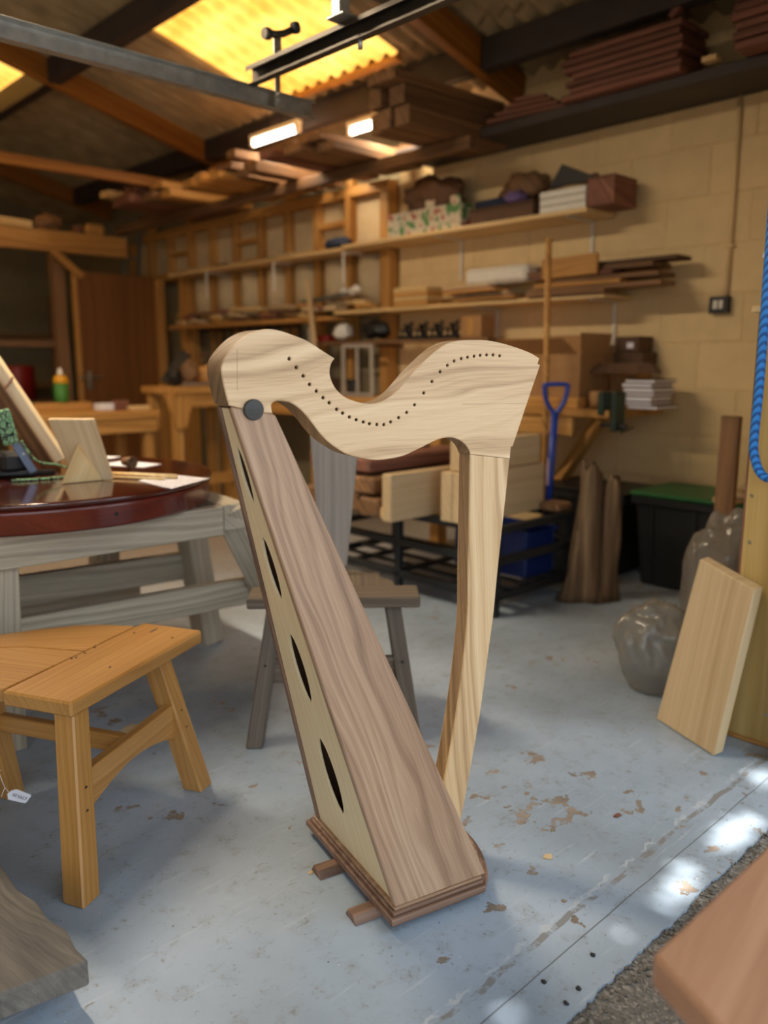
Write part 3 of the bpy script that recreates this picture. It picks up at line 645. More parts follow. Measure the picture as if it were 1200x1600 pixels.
# turn the pillar's grain upright
def regrain(o, ang):
    Rm = Matrix.Rotation(ang, 4, 'Z'); o.data.transform(Rm.inverted()); o.matrix_basis = o.matrix_basis @ Rm
regrain(pillar, R(95))
pillar.data.materials.append(NECK_EDGE)
for p in pillar.data.polygons:
    if abs(p.normal.z) < .3: p.material_index = 1
# soundbox: two walnut sides, pale back with four sound slots, soundboard
ZB, ZT = .048, 1.064
def side(sgn):
    b0, b1, t1, t0 = (.012, ZB), (.240, ZB), (-.1655, ZT-.012), (-.2515, ZT+.005)
    def W(z): return sgn*(.197-.152*(z-ZB)/(ZT-ZB))
    pts = [H(u, W(z), z) for u, z in (b0, b1, t1, t0)]
    n = (pts[1]-pts[0]).cross(pts[3]-pts[0]).normalized(); c = H(.05, 0, .5)
    if n.dot(c-pts[0]) < 0: n = -n
    x = (pts[3]+pts[2]-pts[0]-pts[1])
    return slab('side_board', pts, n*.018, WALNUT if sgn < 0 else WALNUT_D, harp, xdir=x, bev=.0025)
side(-1); side(1)
def panel(name, ub, ut, zb, zt, inset, thick, slots, mat):
    """panel between the side boards: (u) at bottom and top, with slots (s0,s1)"""
    p0 = Vector((ub, 0, zb)); p1 = Vector((ut, 0, zt)); e = (p1-p0); L = e.length; e.normalize()
    M = frame(HM @ p0, HM.to_3x3() @ e, HM.to_3x3() @ Vector((0, 1, 0)).cross(e) if False else HM.to_3x3() @ e.cross(Vector((0, 1, 0))))
    hb, ht = .197-inset, .045-inset
    out = [(0, -hb), (L, -ht), (L, ht), (0, hb)]
    inn = []
    for s0, s1 in slots:
        l = s1-s0; a = []; hw = .040-.025*(s0+s1)/2
        for k in range(15): t = k/14; a.append((s0+l*t, hw*math.sin(math.pi*t)**.5*(1 if 0 < k < 14 else 0)))
        for k in range(13, 0, -1): t = k/14; a.append((s0+l*t, -hw*math.sin(math.pi*t)**.5))
        inn.append(a)
    return cutout(name, out, inn, thick, M, mat, harp, bevel=.0008)
panel('back_panel', .0195, -.243, ZB, ZT, .0185, .005, [(.118, .318), (.405, .572), (.646, .788), (.855, .976)], PLYPALE)
panel('soundboard', .233, -.166, ZB, ZT-.012, .0185, .005, [], PLYPALE)
# base: moulded plate with a bowed front, on two runners
def bow(grow):
    a = [(.002-grow, -.205-grow), (.226, -.207-grow)]
    for k in range(1, 16): t = -1+2*k/16; a.append((.226+grow+.078*(1-abs(t)**2.2), t*(.207+grow)))
    return a+[(.226, .207+grow), (.002-grow, .205+grow)]
def plate(name, grow, z0, z1, mat, bev):
    return cutout(name, bow(grow), [], z1-z0, HM @ Matrix.Translation((0, 0, (z0+z1)/2)), mat, harp, bevel=bev)
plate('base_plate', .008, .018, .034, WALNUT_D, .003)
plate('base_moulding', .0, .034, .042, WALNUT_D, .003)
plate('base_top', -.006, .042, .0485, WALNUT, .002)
for w_ in (-.128, .045):
    prof = [(-.024, 0), (.024, 0), (.017, .012), (.013, .018), (-.013, .018), (-.017, .012)]
    vs = []; L0, L1 = -.058, .262
    for uu in (L0, L1): vs += [(uu, w_+a, b) for a, b in prof]
    fs = [(0, 1, 2, 3, 4, 5), (11, 10, 9, 8, 7, 6)]+[(i, (i+1) % 6, 6+(i+1) % 6, 6+i) for i in range(6)]
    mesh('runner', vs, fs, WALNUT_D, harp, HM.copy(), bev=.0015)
def seam(u0, z0, u1, z1):
    d = Vector((u1-u0, 0, z1-z0)).normalized(); n = Vector((-d.z, 0, d.x))*.0004; y = -.0451
    slab('seam', [H(u0-n.x, y, z0-n.z), H(u1-n.x, y, z1-n.z), H(u1+n.x, y, z1+n.z), H(u0+n.x, y, z0+n.z)], HW*.0008, NECK_EDGE, harp, bev=0)
seam(.262, 1.0605, .437, 1.0582); seam(-.236, 1.172, -.238, 1.098)

# ================================================================== oiled oak stool at the left
def stool_leg(name, top, foot, s0, s1, mat, par, yd): return tapered(name, top, foot, s0, s1, mat, par, yd, bev=.004)
st = thing('oak_stool', (.8, 1.9, 0), 'golden oiled oak three-legged stool with a price tag, beside the grey slab', 'stool')
PD = Vector((.457, .233, 0)).normalized(); PN = Vector((PD.y, -PD.x, 0))
seatz = .43
board('seat_board', (.597, 1.735, seatz-.018), (1.055, 1.963, seatz-.018), .19, .036, OAK, st, bev=.005)
slab('seat_board', [(.565, 1.835, seatz-.002), (.795, 1.945, seatz-.002), (.70, 2.08, seatz-.002), (.56, 2.19, seatz-.002), (.42, 2.22, seatz-.002), (.40, 1.98, seatz-.002), (.46, 1.86, seatz-.002)], (0, 0, -.032), OAK, st, xdir=(-.3, .5, 0))
slab('seat_board', [(.80, 1.948, seatz-.002), (.985, 2.042, seatz-.002), (.925, 2.115, seatz-.002), (.87, 2.16, seatz-.002), (.79, 2.195, seatz-.002), (.68, 2.228, seatz-.002), (.565, 2.245, seatz-.002), (.565, 2.192, seatz-.002), (.705, 2.082, seatz-.002)], (0, 0, -.032), OAK, st, xdir=(.75, -.5, 0))
fA, fB, fC = Vector((.612, 1.60, 0)), Vector((1.045, 1.845, 0)), Vector((.655, 2.16, 0))
tA, tB, tC = Vector((.665, 1.715, seatz-.034)), Vector((.965, 1.905, seatz-.034)), Vector((.60, 2.12, seatz-.034))
for a, b in ((tA, fA), (tB, fB), (tC, fC)): stool_leg('leg', a, b, (.052, .056), (.054, .058), OAK, st, PD)
def lerp(a, b, t): return a+(b-a)*t
a0, b0 = lerp(fA, tA, .53), lerp(fB, tB, .53)
dv = (b0-a0); L = dv.length-.02; Mx = frame((a0+b0)/2, dv, dv.cross(Vector((0, 0, 1))))
arch = [(-L/2, .045), (L/2, .045), (L/2, -.055)]+[(L/2-L*k/12, -.055+.042*math.sin(math.pi*k/12)) for k in range(1, 12)]+[(-L/2, -.055)]
cutout('stretcher', arch, [], .026, Mx, OAK, st, bevel=.003)
mid = (a0+b0)/2; c0 = lerp(fC, tC, .5)
board('stretcher', (mid.x, mid.y, mid.z+.02), (c0.x, c0.y, mid.z+.02), .026, .045, OAK, st)
for q in ((.72, .06), (.72, -.06), (-.1, .08), (.03, .08), (-.2, -.04), (-.14, .085), (.2, .085)):
    p = Vector((.597, 1.735, seatz+.0003))+PD*(.25+q[0]*.25)+Vector((-PD.y, PD.x, 0))*q[1]
    lathe('peg_hole', [(0, -.002), (.0032, -.002), (.0032, .0004), (0, .0004)], p, BLKROPE, st, 10)
for zz in (.46, .58):
    for fa, ta in ((fA, tA), (fB, tB)):
        p = lerp(fa, ta, zz); lathe('peg_hole', [(0, -.004), (.0045, -.004), (.0045, .0006), (0, .0006)], p+PN*.0285, BLKROPE, st, 10, PN)
bx('wedge', .0, .03, .0, .004, 0, .001, DARKOAK, st, bev=0).matrix_basis = frame((1.0, 1.965, seatz+.0006), PD, (0, 0, 1))
# price tag on its string
tg = thing('price_tag', (.59, 1.90, .10), 'small white price tag hanging on string from the oak stool', 'tag')
cN = Vector((-.30, -.954, 0)).normalized(); rX = Vector((.954, -.30, 0))
def TG(a, b): return Vector((.592, 1.90, .122))+rX*a+Vector((0, 0, 1))*b
tc = [(-.020, .016), (-.012, .022), (.0, .0235), (.030, .002), (.031, -.002), (.019, -.016), (.015, -.017), (-.020, .002)]
slab('tag_card', [TG(a, b) for a, b in tc], -cN*.0008, PAPER, tg, xdir=rX, bev=0)
tube('string', smoothline([TG(-.040, .085), TG(-.034, .075), TG(-.024, .034), TG(-.015, .018)], 4), .0007, WHITE_RUBBER, tg, 6)
tube('string', smoothline([TG(-.024, .034), TG(-.031, .018), TG(-.033, .012)], 4), .0007, WHITE_RUBBER, tg, 6)
tube('string', smoothline([TG(-.038, .07), TG(-.045, .06), TG(-.05, .075), TG(-.036, .078), TG(-.028, .079)], 4), .0007, WHITE_RUBBER, tg, 6)
def text(name, s, size, M, mat, parent):
    cu = bpy.data.curves.new(name, 'FONT'); cu.body = s; cu.size = size; cu.extrude = .0001; cu.align_x = 'CENTER'; cu.align_y = 'CENTER'
    tmp = bpy.data.objects.new('tmp', cu); COL.objects.link(tmp); dg = bpy.context.evaluated_depsgraph_get(); dg.update()
    me = bpy.data.meshes.new_from_object(tmp.evaluated_get(dg)); bpy.data.objects.remove(tmp); me.materials.clear()
    return link(name, me, mat, parent, M)
text('price', '£395.00', .011, frame(TG(.006, .003)+cN*.0006, -(rX*.83-Vector((0, 0, 1))*.55), cN), INK, tg)

# ================================================================== dark stool with a back, behind the harp
ds = thing('back_stool', (1.6, 1.9, 0), 'dark brown oak stool with a tall grey back board, behind the harp', 'stool')
z = .435
A1, B1 = Vector((1.343, 2.028, z)), Vector((1.745, 1.675, z)); dn = Vector((.66, .75, 0))
DD = (B1-A1).normalized(); dn = Vector((-DD.y, DD.x, 0))
board('seat_board', A1+dn*.07-Vector((0, 0, .017)), B1+dn*.07-Vector((0, 0, .017)), .14, .034, DARKOAK, ds, bev=.004)
mc = (A1+B1)/2
def DS(a, b, zz=z): return mc+DD*a+dn*b+Vector((0, 0, zz-z))
out = [DS(-.20, .142), DS(.20, .142), DS(.19, .2), DS(.13, .29), DS(.06, .35), DS(-.06, .35), DS(-.13, .29), DS(-.19, .2)]
slab('seat_board', [p-Vector((0, 0, .002)) for p in out], (0, 0, -.032), DARKOAK, ds, xdir=dn)
out = [DS(-.13, .30, z+.001), DS(.13, .30, z+.001), DS(.10, .35, z+.001), DS(-.10, .35, z+.001)]
hump = [(-.15, 0), (.15, 0), (.13, .02), (.07, .045), (0, .055), (-.07, .045), (-.13, .02)]
cutout('back_socket', hump, [], .05, frame(DS(0, .29, z-.003), DD, dn), DARKOAK, ds, bevel=.004)
tapered('back_board', DS(-.005, .29, z+.03), DS(.0, .40, .90), (.088, .022), (.17, .02), GREYOAK, ds, DD, bev=.003)
dfA, dfB, dfC = Vector((1.30, 1.94, 0)), Vector((1.685, 1.645, 0)), DS(0, .42, 0)
dtA, dtB, dtC = A1+DD*.085+dn*.06-Vector((0, 0, .034)), B1-DD*.085+dn*.06-Vector((0, 0, .034)), DS(0, .25, z-.034)
for a, b in ((dtA, dfA), (dtB, dfB), (dtC, dfC)): stool_leg('leg', a, b, (.05, .05), (.05, .05), DARKOAK, ds, DD)
a0, b0 = lerp(dfA, dtA, .52), lerp(dfB, dtB, .52)
board('stretcher', a0, b0, .024, .075, DARKOAK, ds)
c0 = lerp(dfC, dtC, .5); mid = (a0+b0)/2
board('stretcher', mid, c0, .024, .05, DARKOAK, ds)
for p in (a0, b0):
    for dz in (-.02, .025): lathe('peg_hole', [(0, -.003), (.004, -.003), (.004, .0006), (0, .0006)], p+Vector((0, 0, dz))-dn*.0262, BLKROPE, ds, 8, -dn)

# ================================================================== round mahogany table on a weathered trestle
TZ = .76; TC = Vector((1.033, 2.867, 0)); TR = .612
tt = thing('round_table_top', (TC.x, TC.y, .665), 'round polished dark mahogany table top on a weathered trestle', 'table')
lathe('top', [(0, TZ-.02), (TR-.01, TZ-.02), (TR-.002, TZ-.014), (TR, TZ-.007), (TR-.004, TZ-.001), (TR-.012, TZ), (0, TZ)], TC, MAHOG, tt, 96)
lathe('rim', [(TR-.05, .668), (TR-.012, .668), (TR-.008, .676), (TR-.008, TZ-.034), (TR-.004, TZ-.026), (TR-.012, TZ-.0205), (TR-.05, TZ-.0205)], TC, MAHOG2, tt, 96)
lathe('screw_hole', [(0, -.002), (.006, -.002), (.006, .001), (0, .001)], TC+Vector((.02, -TR+.008, .705)), BLKROPE, tt, 12, (0.03, -1, 0))
tr = thing('trestle', (1.2, 2.7, 0), 'weathered grey timber trestle frame under the round mahogany table', 'trestle')
RZ = .667
board('top_rail', (.55, 2.40, RZ-.052), (1.475, 2.37, RZ-.052), .045, .10, WEATHER, tr)
board('top_rail', (.55, 3.25, RZ-.052), (1.55, 3.22, RZ-.052), .045, .10, WEATHER, tr)
board('cross_rail', (1.53, 2.36, RZ-.046), (1.66, 3.25, RZ-.046), .09, .09, WEATHER, tr)
board('cross_rail', (.60, 2.43, RZ-.046), (.64, 3.2, RZ-.046), .09, .09, WEATHER, tr)
board('leg', (1.70, 2.86, 0), (1.63, 2.86, RZ-.095), .09, .10, WEATHER, tr, up=(0, 1, 0))
board('brace', (1.51, 2.37, RZ-.02), (1.74, 2.49, .30), .11, .035, WEATHER, tr, up=(-.45, -.85, -.2))
board('low_rail', (.62, 2.66, .29), (1.74, 2.535, .29), .045, .10, WEATHER, tr)
board('low_rail', (.75, 3.02, .33), (1.68, 2.90, .33), .045, .11, WEATHER, tr)
board('leg', (.755, 2.43, 0), (.775, 2.43, RZ-.10), .07, .06, WEATHER, tr, up=(0, 1, 0))
board('leg', (1.55, 3.55, 0), (1.45, 3.2, RZ-.10), .10, .09, WEATHER, tr, up=(0, 1, 0))
board('leg', (.70, 3.25, 0), (.70, 3.25, RZ-.10), .08, .08, WEATHER, tr, up=(0, 1, 0))
board('brace', (.9, 3.42, .14), (1.62, 3.30, .14), .05, .09, WEATHER, tr)
# things on the round table
wsd = thing('wooden_stand', (1.1, 2.6, TZ), 'small wooden stand of a tilted board with a triangular prop, on the table', 'stand')
e1 = Vector((1.187, 2.565, TZ+.001)); e0 = Vector((1.095, 2.655, TZ+.001)); bk = Vector((-.085, -.015, .25))
slab('tilted_board', [e0, e1, e1+Vector((-.055, -.006, .205)), e0+Vector((-.070, .010, .205))], Vector((.012, .012, .004)), PALE, wsd, xdir=(-.06, 0, .2))
slab('prop', [Vector((1.028, 2.596, TZ+.001)), Vector((1.165, 2.59, TZ+.001)), Vector((1.088, 2.592, TZ+.125))], Vector((.009, .012, 0))*2, PINE, wsd, xdir=(.05, 0, .1))
lb = thing('leaning_lath_box', (1.15, 3.0, TZ), 'pale wooden case leaning up at the far left of the round table', 'case')
board('case_side', (1.185, 2.985, TZ+.03), (.93, 3.13, TZ+.56), .05, .05, PLYPALE, lb, up=(.7, -.5, .6))
board('case_back', (1.13, 2.955, TZ+.02), (.88, 3.09, TZ+.54), .06, .012, BROWNT, lb, up=(.6, .4, .3))
tube('leather_tie', smoothline([(1.01, 3.02, TZ+.285), (1.035, 3.02, TZ+.31), (1.055, 3.03, TZ+.335)], 3), .004, REDT, lb, 6)
pd = thing('strap_clamp', (1.0, 2.75, TZ), 'black and grey folding metal stand with patterned green strap on the table edge', 'stand')
tube('foot_bar', [(.80, 2.93, TZ+.016), (1.085, 2.785, TZ+.016)], .011, BLACKP, pd, 12)
tube('foot_bar', [(.82, 3.0, TZ+.016), (1.06, 2.90, TZ+.016)], .010, BLACKP, pd, 12)
arm_ = board('grey_arm', (1.02, 2.80, TZ+.02), (.955, 2.83, TZ+.16), .028, .012, plain('grey_blue_metal', '#6b7890', .4, .4), pd, up=(-.5, -.8, 0))
board('grey_arm', (.965, 2.825, TZ+.13), (.95, 2.835, TZ+.19), .034, .014, plain('grey_blue_metal_b', '#59657a', .4, .4), pd, up=(-.5, -.8, 0))
board('cloth_strap', (.955, 2.80, TZ+.12), (.935, 2.815, TZ+.235), .05, .02, CAMO, pd, up=(-.5, -.8, 0), bev=.006)
bx('black_pad', .93, 1.03, 2.83, 2.93, TZ+.02, TZ+.09, BLACKP, pd, bev=.015)
tube('cord', smoothline([(.985, 2.80, TZ+.13), (1.03, 2.80, TZ+.06), (1.10, 2.79, TZ+.04), (1.135, 2.77, TZ+.02), (1.12, 2.74, TZ+.006), (1.03, 2.73, TZ+.005), (.93, 2.76, TZ+.006)], 6), .004, CAMO, pd, 6)
lathe('rivet', [(0, 0), (.005, 0), (.004, .003), (0, .003)], (.992, 2.803, TZ+.085), STEEL, arm_, 10, (-.5, -.8, 0))
o = slab('paper_sheet', [Vector((1.243, 2.50, TZ+.001)), Vector((1.236, 2.262, TZ+.001)), Vector((1.445, 2.38, TZ+.001)), Vector((1.40, 2.55, TZ+.001))], (0, 0, .0008), WRITTEN, xdir=(.75, .5, 0), bev=0); tag(o, 'written white paper sheet at the front right of the round table', 'paper')
o = slab('paper_sheet', [Vector((1.33, 3.0, TZ+.001)), Vector((1.42, 2.80, TZ+.001)), Vector((1.52, 2.85, TZ+.001)), Vector((1.46, 3.05, TZ+.001))], (0, 0, .0008), PAPER, xdir=(1, 0, 0), bev=0); tag(o, 'blank white paper lying under the small wooden cup on the table', 'paper')
o = slab('paper_sheet', [Vector((1.40, 3.26, TZ+.001)), Vector((1.46, 3.15, TZ+.001)), Vector((1.52, 3.19, TZ+.001)), Vector((1.46, 3.3, TZ+.001))], (0, 0, .0008), PAPER, xdir=(1, 0, 0), bev=0); tag(o, 'small white paper at the far edge of the round table', 'paper')
o = lathe('wooden_cup', [(0, .0), (.014, 0), (.0225, .05), (.019, .05), (.012, .004), (0, .004)], (1.37, 2.855, TZ+.024), BROWNT, None, 24, (.25, -1, -.02)); tag(o, 'small turned wooden cup lying on its side on the table', 'cup')
for k, (a, b, lbl) in enumerate((((1.215, 2.70, TZ+.008), (1.352, 2.435, TZ+.011), 'thicker pale dowel lying on the round table with its end on the paper'), ((1.20, 2.64, TZ+.005), (1.31, 2.44, TZ+.006), 'thin pale stick lying beside the dowel on the round table'))):
    o = tube('dowel', [a, b], .008 if k == 0 else .004, PINE, None, 12); tag(o, lbl, 'dowel')
o = bx('wood_block', 1.23, 1.31, 3.02, 3.10, TZ, TZ+.06, PINE); tag(o, 'pale block behind the tilted stand on the round table', 'block')

# ================================================================== black rack with timber
rk = thing('metal_rack', (3.1, 2.85, 0), 'low black metal rack on the floor carrying timber and pale boards', 'rack')
RX0, RX1, RY0, RY1, RH = 2.80, 3.42, 2.22, 3.5, .42
for xx in (RX0+.018, RX1-.018):
    for yy in (RY0+.018, 2.86, RY1-.018): bx('post', xx-.018, xx+.018, yy-.018, yy+.018, 0, RH-.035, BLACKM, rk)
for zz in (.075, .24, RH-.035):
    for yy in (RY0, RY1-.035): bx('rail', RX0, RX1, yy, yy+.035, zz, zz+.035, BLACKM, rk)
    for xx in (RX0, RX1-.035): bx('rail', xx, xx+.035, RY0, RY1, zz, zz+.035, BLACKM, rk)
for yy in (2.5, 2.86, 3.2):
    bx('cross_bar', RX0, RX1, yy, yy+.03, RH-.03, RH-.002, BLACKM, rk); bx('cross_bar', RX0, RX1, yy, yy+.03, .085, .108, BLACKM, rk)
for xx in (2.95, 3.1, 3.25): bx('cross_bar', xx, xx+.022, RY0, RY1, .088, .106, BLACKM, rk)
BLUEP_SHADED = plain('shaded_blue_plastic', '#142a66', .4, 0, 0, 20, .1)  # blue darkened in colour to stand in for the shade inside the rack
cr = thing('plastic_crate', (3.25, 2.5, .11), 'blue plastic crate inside the black rack', 'crate')
bx('bottom', 3.12, 3.36, 2.3, 2.75, .112, .118, BLUEP_SHADED, cr)
for a in ((3.12, 3.13, 2.3, 2.75), (3.35, 3.36, 2.3, 2.75), (3.13, 3.35, 2.3, 2.31), (3.13, 3.35, 2.74, 2.75)): bx('side', *a, .118, .33, BLUEP_SHADED, cr)
for a in ((3.10, 3.13, 2.28, 2.77), (3.35, 3.37, 2.28, 2.77)): bx('rim', *a, .325, .345, BLUEP_SHADED, cr)
for nm, a, m_, lb in (('pale_board', (2.54, 3.05, 2.632, 2.692), PALE, 'pale sawn board standing on edge at the left of the black rack'),
    ('pale_board', (2.745, 3.36, 2.372, 2.44), PALE, 'pale thick board on edge, front one of the pair on the rack'),
    ('pale_board', (2.745, 3.36, 2.444, 2.512), PALE, 'pale thick board on edge, rear one of the pair on the rack')):
    o = bx(nm, *a, RH+.001, RH+(.222 if 'left' in lb else .232), m_, bev=.004); tag(o, lb, 'board', 'pale boards on the black rack')
o = bx('pale_board', 2.775, 3.34, 2.39, 2.485, RH+.234, RH+.375, PALE, bev=.004); tag(o, 'pale board lying on top of the pair of pale boards on the rack', 'board', 'pale boards on the black rack')
o = bx('offcut', 3.30, 3.42, 2.24, 2.36, RH+.001, RH+.045, BROWNT, bev=.01); tag(o, 'short rounded tan offcut at the right corner of the black rack', 'offcut')
k = 0
for (x0, x1, y, zz, w_, t_, m_) in ((2.55, 3.4, 2.80, .465, .13, .09, BROWNT), (2.6, 3.4, 2.95, .47, .13, .10, BROWNT), (2.62, 3.4, 3.11, .47, .14, .10, BROWNT), (2.6, 3.4, 3.28, .465, .14, .09, BROWNT),
     (2.56, 3.4, 2.86, .565, .16, .08, BROWNT), (2.6, 3.4, 3.05, .57, .17, .09, BROWNT), (2.58, 3.35, 2.93, .655, .2, .07, REDT), (2.58, 3.35, 3.2, .66, .16, .08, REDT)):
    o = board('rough_timber', (x0, y, zz+.004), (x1, y+.03, zz+.004), w_, t_, m_, bev=.012); tag(o, 'rough brown timber piled on the rack behind the pale boards, %s from bottom' % ORD[k], 'timber', 'rough timber on the rack'); k += 1
o = board('offcut', (2.57, 2.725, RH+.03), (2.75, 2.725, RH+.03), .05, .055, PINE, bev=.01); tag(o, 'short pale offcut end left of the pale board on the rack', 'offcut')

# ---------------- spade, broom handle, log, bins
sp = thing('spade', (3.44, 2.45, 0), 'garden spade with blue shaft and D handle behind the black rack', 'spade')
b0_, b1_ = Vector((3.50, 2.45, .22)), Vector((3.50, 2.42, .90))
tube('shaft', [b0_, b1_], .018, BLUEP, sp, 14, radii=[.018, .020])
hx = Vector((.72, -.69, 0))
tube('handle', smoothline([b1_-Vector((0, 0, .02)), b1_+hx*.045+Vector((0, 0, .05)), b1_+hx*.058+Vector((0, 0, .115)), b1_+hx*.05+Vector((0, 0, .135)), b1_-hx*.05+Vector((0, 0, .135)), b1_-hx*.058+Vector((0, 0, .115)), b1_-hx*.045+Vector((0, 0, .05)), b1_-Vector((0, 0, .02))], 4), .012, BLUEP, sp, 10)
slab('shaft_label', [b0_+Vector((-.0145, -.0145, .30))+hx*.012, b0_+Vector((-.0145, -.0145, .30))-hx*.012, b0_+Vector((-.0135, -.0150, .44))-hx*.012, b0_+Vector((-.0135, -.0150, .44))+hx*.012], Vector((-.004, -.004, 0)), plain('pink_white_label', '#d8b8c4', .5, 0, 0, 70, .35), sp, bev=0)
slab('blade', [Vector((3.44, 2.55, .0)), Vector((3.56, 2.37, .0)), Vector((3.56, 2.36, .26)), Vector((3.44, 2.54, .26))], (.004, .005, 0), DSTEEL, sp, bev=.001)
o = tube('broom_handle', [(3.56, 2.505, 0), (3.61, 2.575, 1.775)], .016, STUD, None, 12); tag(o, 'upright round wooden pole standing beside the blue spade', 'pole')
def trunk(name, base, h, r0, r1, mat, parent, seed, lean=(0, 0), sq=.6):
    vs = []; fs = []; n = 16; m = 26
    for i in range(n):
        t = i/(n-1); r = (r0+(r1-r0)*t**.8)
        for k in range(m):
            a = 2*math.pi*k/m; q = Vector((math.cos(a)*1.3, math.sin(a)*1.3, t*1.1))
            rr = r*(1+.5*noise.noise(q*1.7+Vector((seed, 0, 0)))+.34*noise.noise(Vector((q.x*4, q.y*4, t*1.2+seed))))
            topcut = .07*noise.noise(Vector((math.cos(a)*2, math.sin(a)*2, seed)))*(t > .9)
            vs.append((lean[0]*t+rr*math.cos(a), lean[1]*t+rr*sq*math.sin(a), h*t+topcut))
    for i in range(n-1):
        for k in range(m): fs.append((i*m+k, i*m+(k+1) % m, (i+1)*m+(k+1) % m, (i+1)*m+k))
    fs += [tuple(range(m-1, -1, -1)), tuple(range((n-1)*m, n*m))]
    # grain upright: mesh axis x = up
    M = frame(base, (0, 0, 1), (.7, .7, 0)); Mi = M.to_3x3().inverted(); Rz = Matrix.Rotation(R(-43), 3, 'Z')
    return mesh(name, [Mi @ (Rz @ Vector(v)) for v in vs], fs, mat, parent, M, smooth=True)
lg = thing('driftwood_log', (3.36, 2.08, 0), 'upright gnarled brown log standing beside the black rack', 'log')
trunk('log_body', (3.36, 2.09, 0), .66, .105, .042, BOGLOG, lg, 1.3, (-.02, 0))
trunk('log_fork', (3.415, 2.035, 0), .60, .075, .032, BOGLOG, lg, 5.3, (.02, 0))
trunk('log_root', (3.29, 2.14, 0), .34, .06, .02, BOGLOG, lg, 9.1, (.03, 0))
def lidbox(name, x0, x1, y0, y1, h, body, lidm, label):
    t = thing(name, ((x0+x1)/2, (y0+y1)/2, 0), label, 'box')
    vs = []; tp = .035
    for zz, e in ((0, tp), (h, 0)): vs += [(x0+e, y0+e, zz), (x1-e, y0+e, zz), (x1-e, y1-e, zz), (x0+e, y1-e, zz)]
    mesh('body', vs, [(0, 3, 2, 1), (4, 5, 6, 7), (0, 1, 5, 4), (1, 2, 6, 5), (2, 3, 7, 6), (3, 0, 4, 7)], body, t, bev=.012)
    for yy in (y0+.1, (y0+y1)/2, y1-.1): board('rib', (x0+tp-.004, yy, .02), (x0-.002, yy, h-.05), .018, .012, body, t, up=(1, 0, 0))
    bx('rim', x0-.015, x1+.015, y0-.015, y1+.015, h-.045, h-.005, body, t, bev=.006)
    bx('lid', x0-.022, x1+.022, y0-.022, y1+.022, h, h+.022, lidm, t, bev=.008)
    return t
lidbox('storage_box', 3.79, 4.20, 1.45, 2.11, .475, BLACKP, GREENP, 'black storage box with a green lid against the block wall')
lidbox('storage_box', 3.82, 4.20, 2.20, 2.72, .445, BLACKP, BLACKP, 'all black storage box behind the gnarled log')
for k in range(3):
    o = board('offcut', (3.70+.04*k, 1.62-.05*k, .512+.03*k), (3.95+.04*k, 1.56, .512+.03*k), .10, .025, PALE); tag(o, 'pale offcut on the green lid, %s from the bottom' % ORD[k], 'offcut', 'offcuts on the green lid')
o = bx('dark_plank', 3.18, 3.21, 1.345, 1.42, 0, .94, BROWNT); tag(o, 'dark brown plank standing upright behind the plywood panel', 'plank')
# plastic sacks
def sack(name, loc, size, seed, label, rz=0):
    bm = bmesh.new(); bmesh.ops.create_icosphere(bm, subdivisions=5, radius=1)
    for v in bm.verts:
        q = v.co.copy(); a = math.atan2(q.y, q.x)
        fold = .25*noise.noise(q*1.2+Vector((seed, 5, 2)))+.55*abs(noise.noise(Vector((q.x*2.1+q.z, q.y*2.1-q.z*.7, q.z*1.5+seed))))+.16*abs(noise.noise(q*4.3+Vector((seed, 2, 1))))+.07*abs(noise.noise(q*11))
        k = .86+.5*fold
        if q.z < 0: k = k*(1+q.z)+(1.0+.12*fold)*(-q.z)
        if q.z > .3: k *= 1-.35*(q.z-.3)
        v.co = Vector((q.x*k*size[0], q.y*k*size[1], q.z*k*size[2]))
        if v.co.z < -size[2]*.8: v.co.z = -size[2]*.8
    me = bpy.data.meshes.new(name); bm.to_mesh(me); bm.free(); me.polygons.foreach_set('use_smooth', [True]*len(me.polygons))
    o = link(name, me, BAGP, None, Matrix.Translation(Vector(loc)+Vector((0, 0, size[2]*.8))) @ Matrix.Rotation(rz, 4, 'Z')); return tag(o, label, 'sack')
sack('plastic_sack', (2.60, 1.33, .001), (.15, .145, .21), 1.0, 'crumpled clear plastic sack low on the floor behind the leaning board')
sack('plastic_sack', (2.88, 1.22, .001), (.15, .17, .40), 4.0, 'tall brownish clear plastic sack behind the leaning board')

# ---------------- plywood panel, leaning board, rope and door frame at the right
pp = thing('plywood_panel', (2.43, .9, 0), 'yellow plywood panel with screws beside the door opening at right', 'panel')
bx('sheet', 2.42, 2.436, .79, .985, 0, 1.285, PLYY, pp, bev=.001)
bx('red_edge', 2.424, 2.46, .986, .993, 0, 1.285, REDT, pp, bev=.001)
bx('backing_post', 2.437, 2.50, .80, .985, 0, 1.285, STUD, pp)
bx('bottom_strip', 2.408, 2.42, .80, .98, 0, .012, STUD, pp)
for yy, zz in ((.97, .90), (.97, .76), (.965, .62), (.97, 1.06), (.968, 1.22), (.875, .80), (.88, .62), (.885, 1.0), (.875, .1)):
    lathe('screw', [(0, 0), (.0055, 0), (.0045, .0018), (0, .002)], (2.42, yy, zz), SCREW, pp, 12, (-1, 0, 0))
_a, _b, _c = Vector((2.355, 1.19, .002)), Vector((2.242, .945, .002)), Vector((2.335, .905, .50)); _n = (_b-_a).cross(_c-_a); _d = Vector((2.40, 1.125, .535)); _d.x -= _n.dot(_d-_a)/_n.x
lbd = slab('leaning_board', [_a, _b, _c, _d], (.034, -.012, .006), PALE, xdir=(.1, -.02, .5), bev=.003); tag(lbd, 'pale thick lime board leaning against the yellow plywood panel', 'board')
dj = thing('door_channel', (2.32, .83, 0), 'vertical galvanised door channel at the right edge of the opening', 'channel')
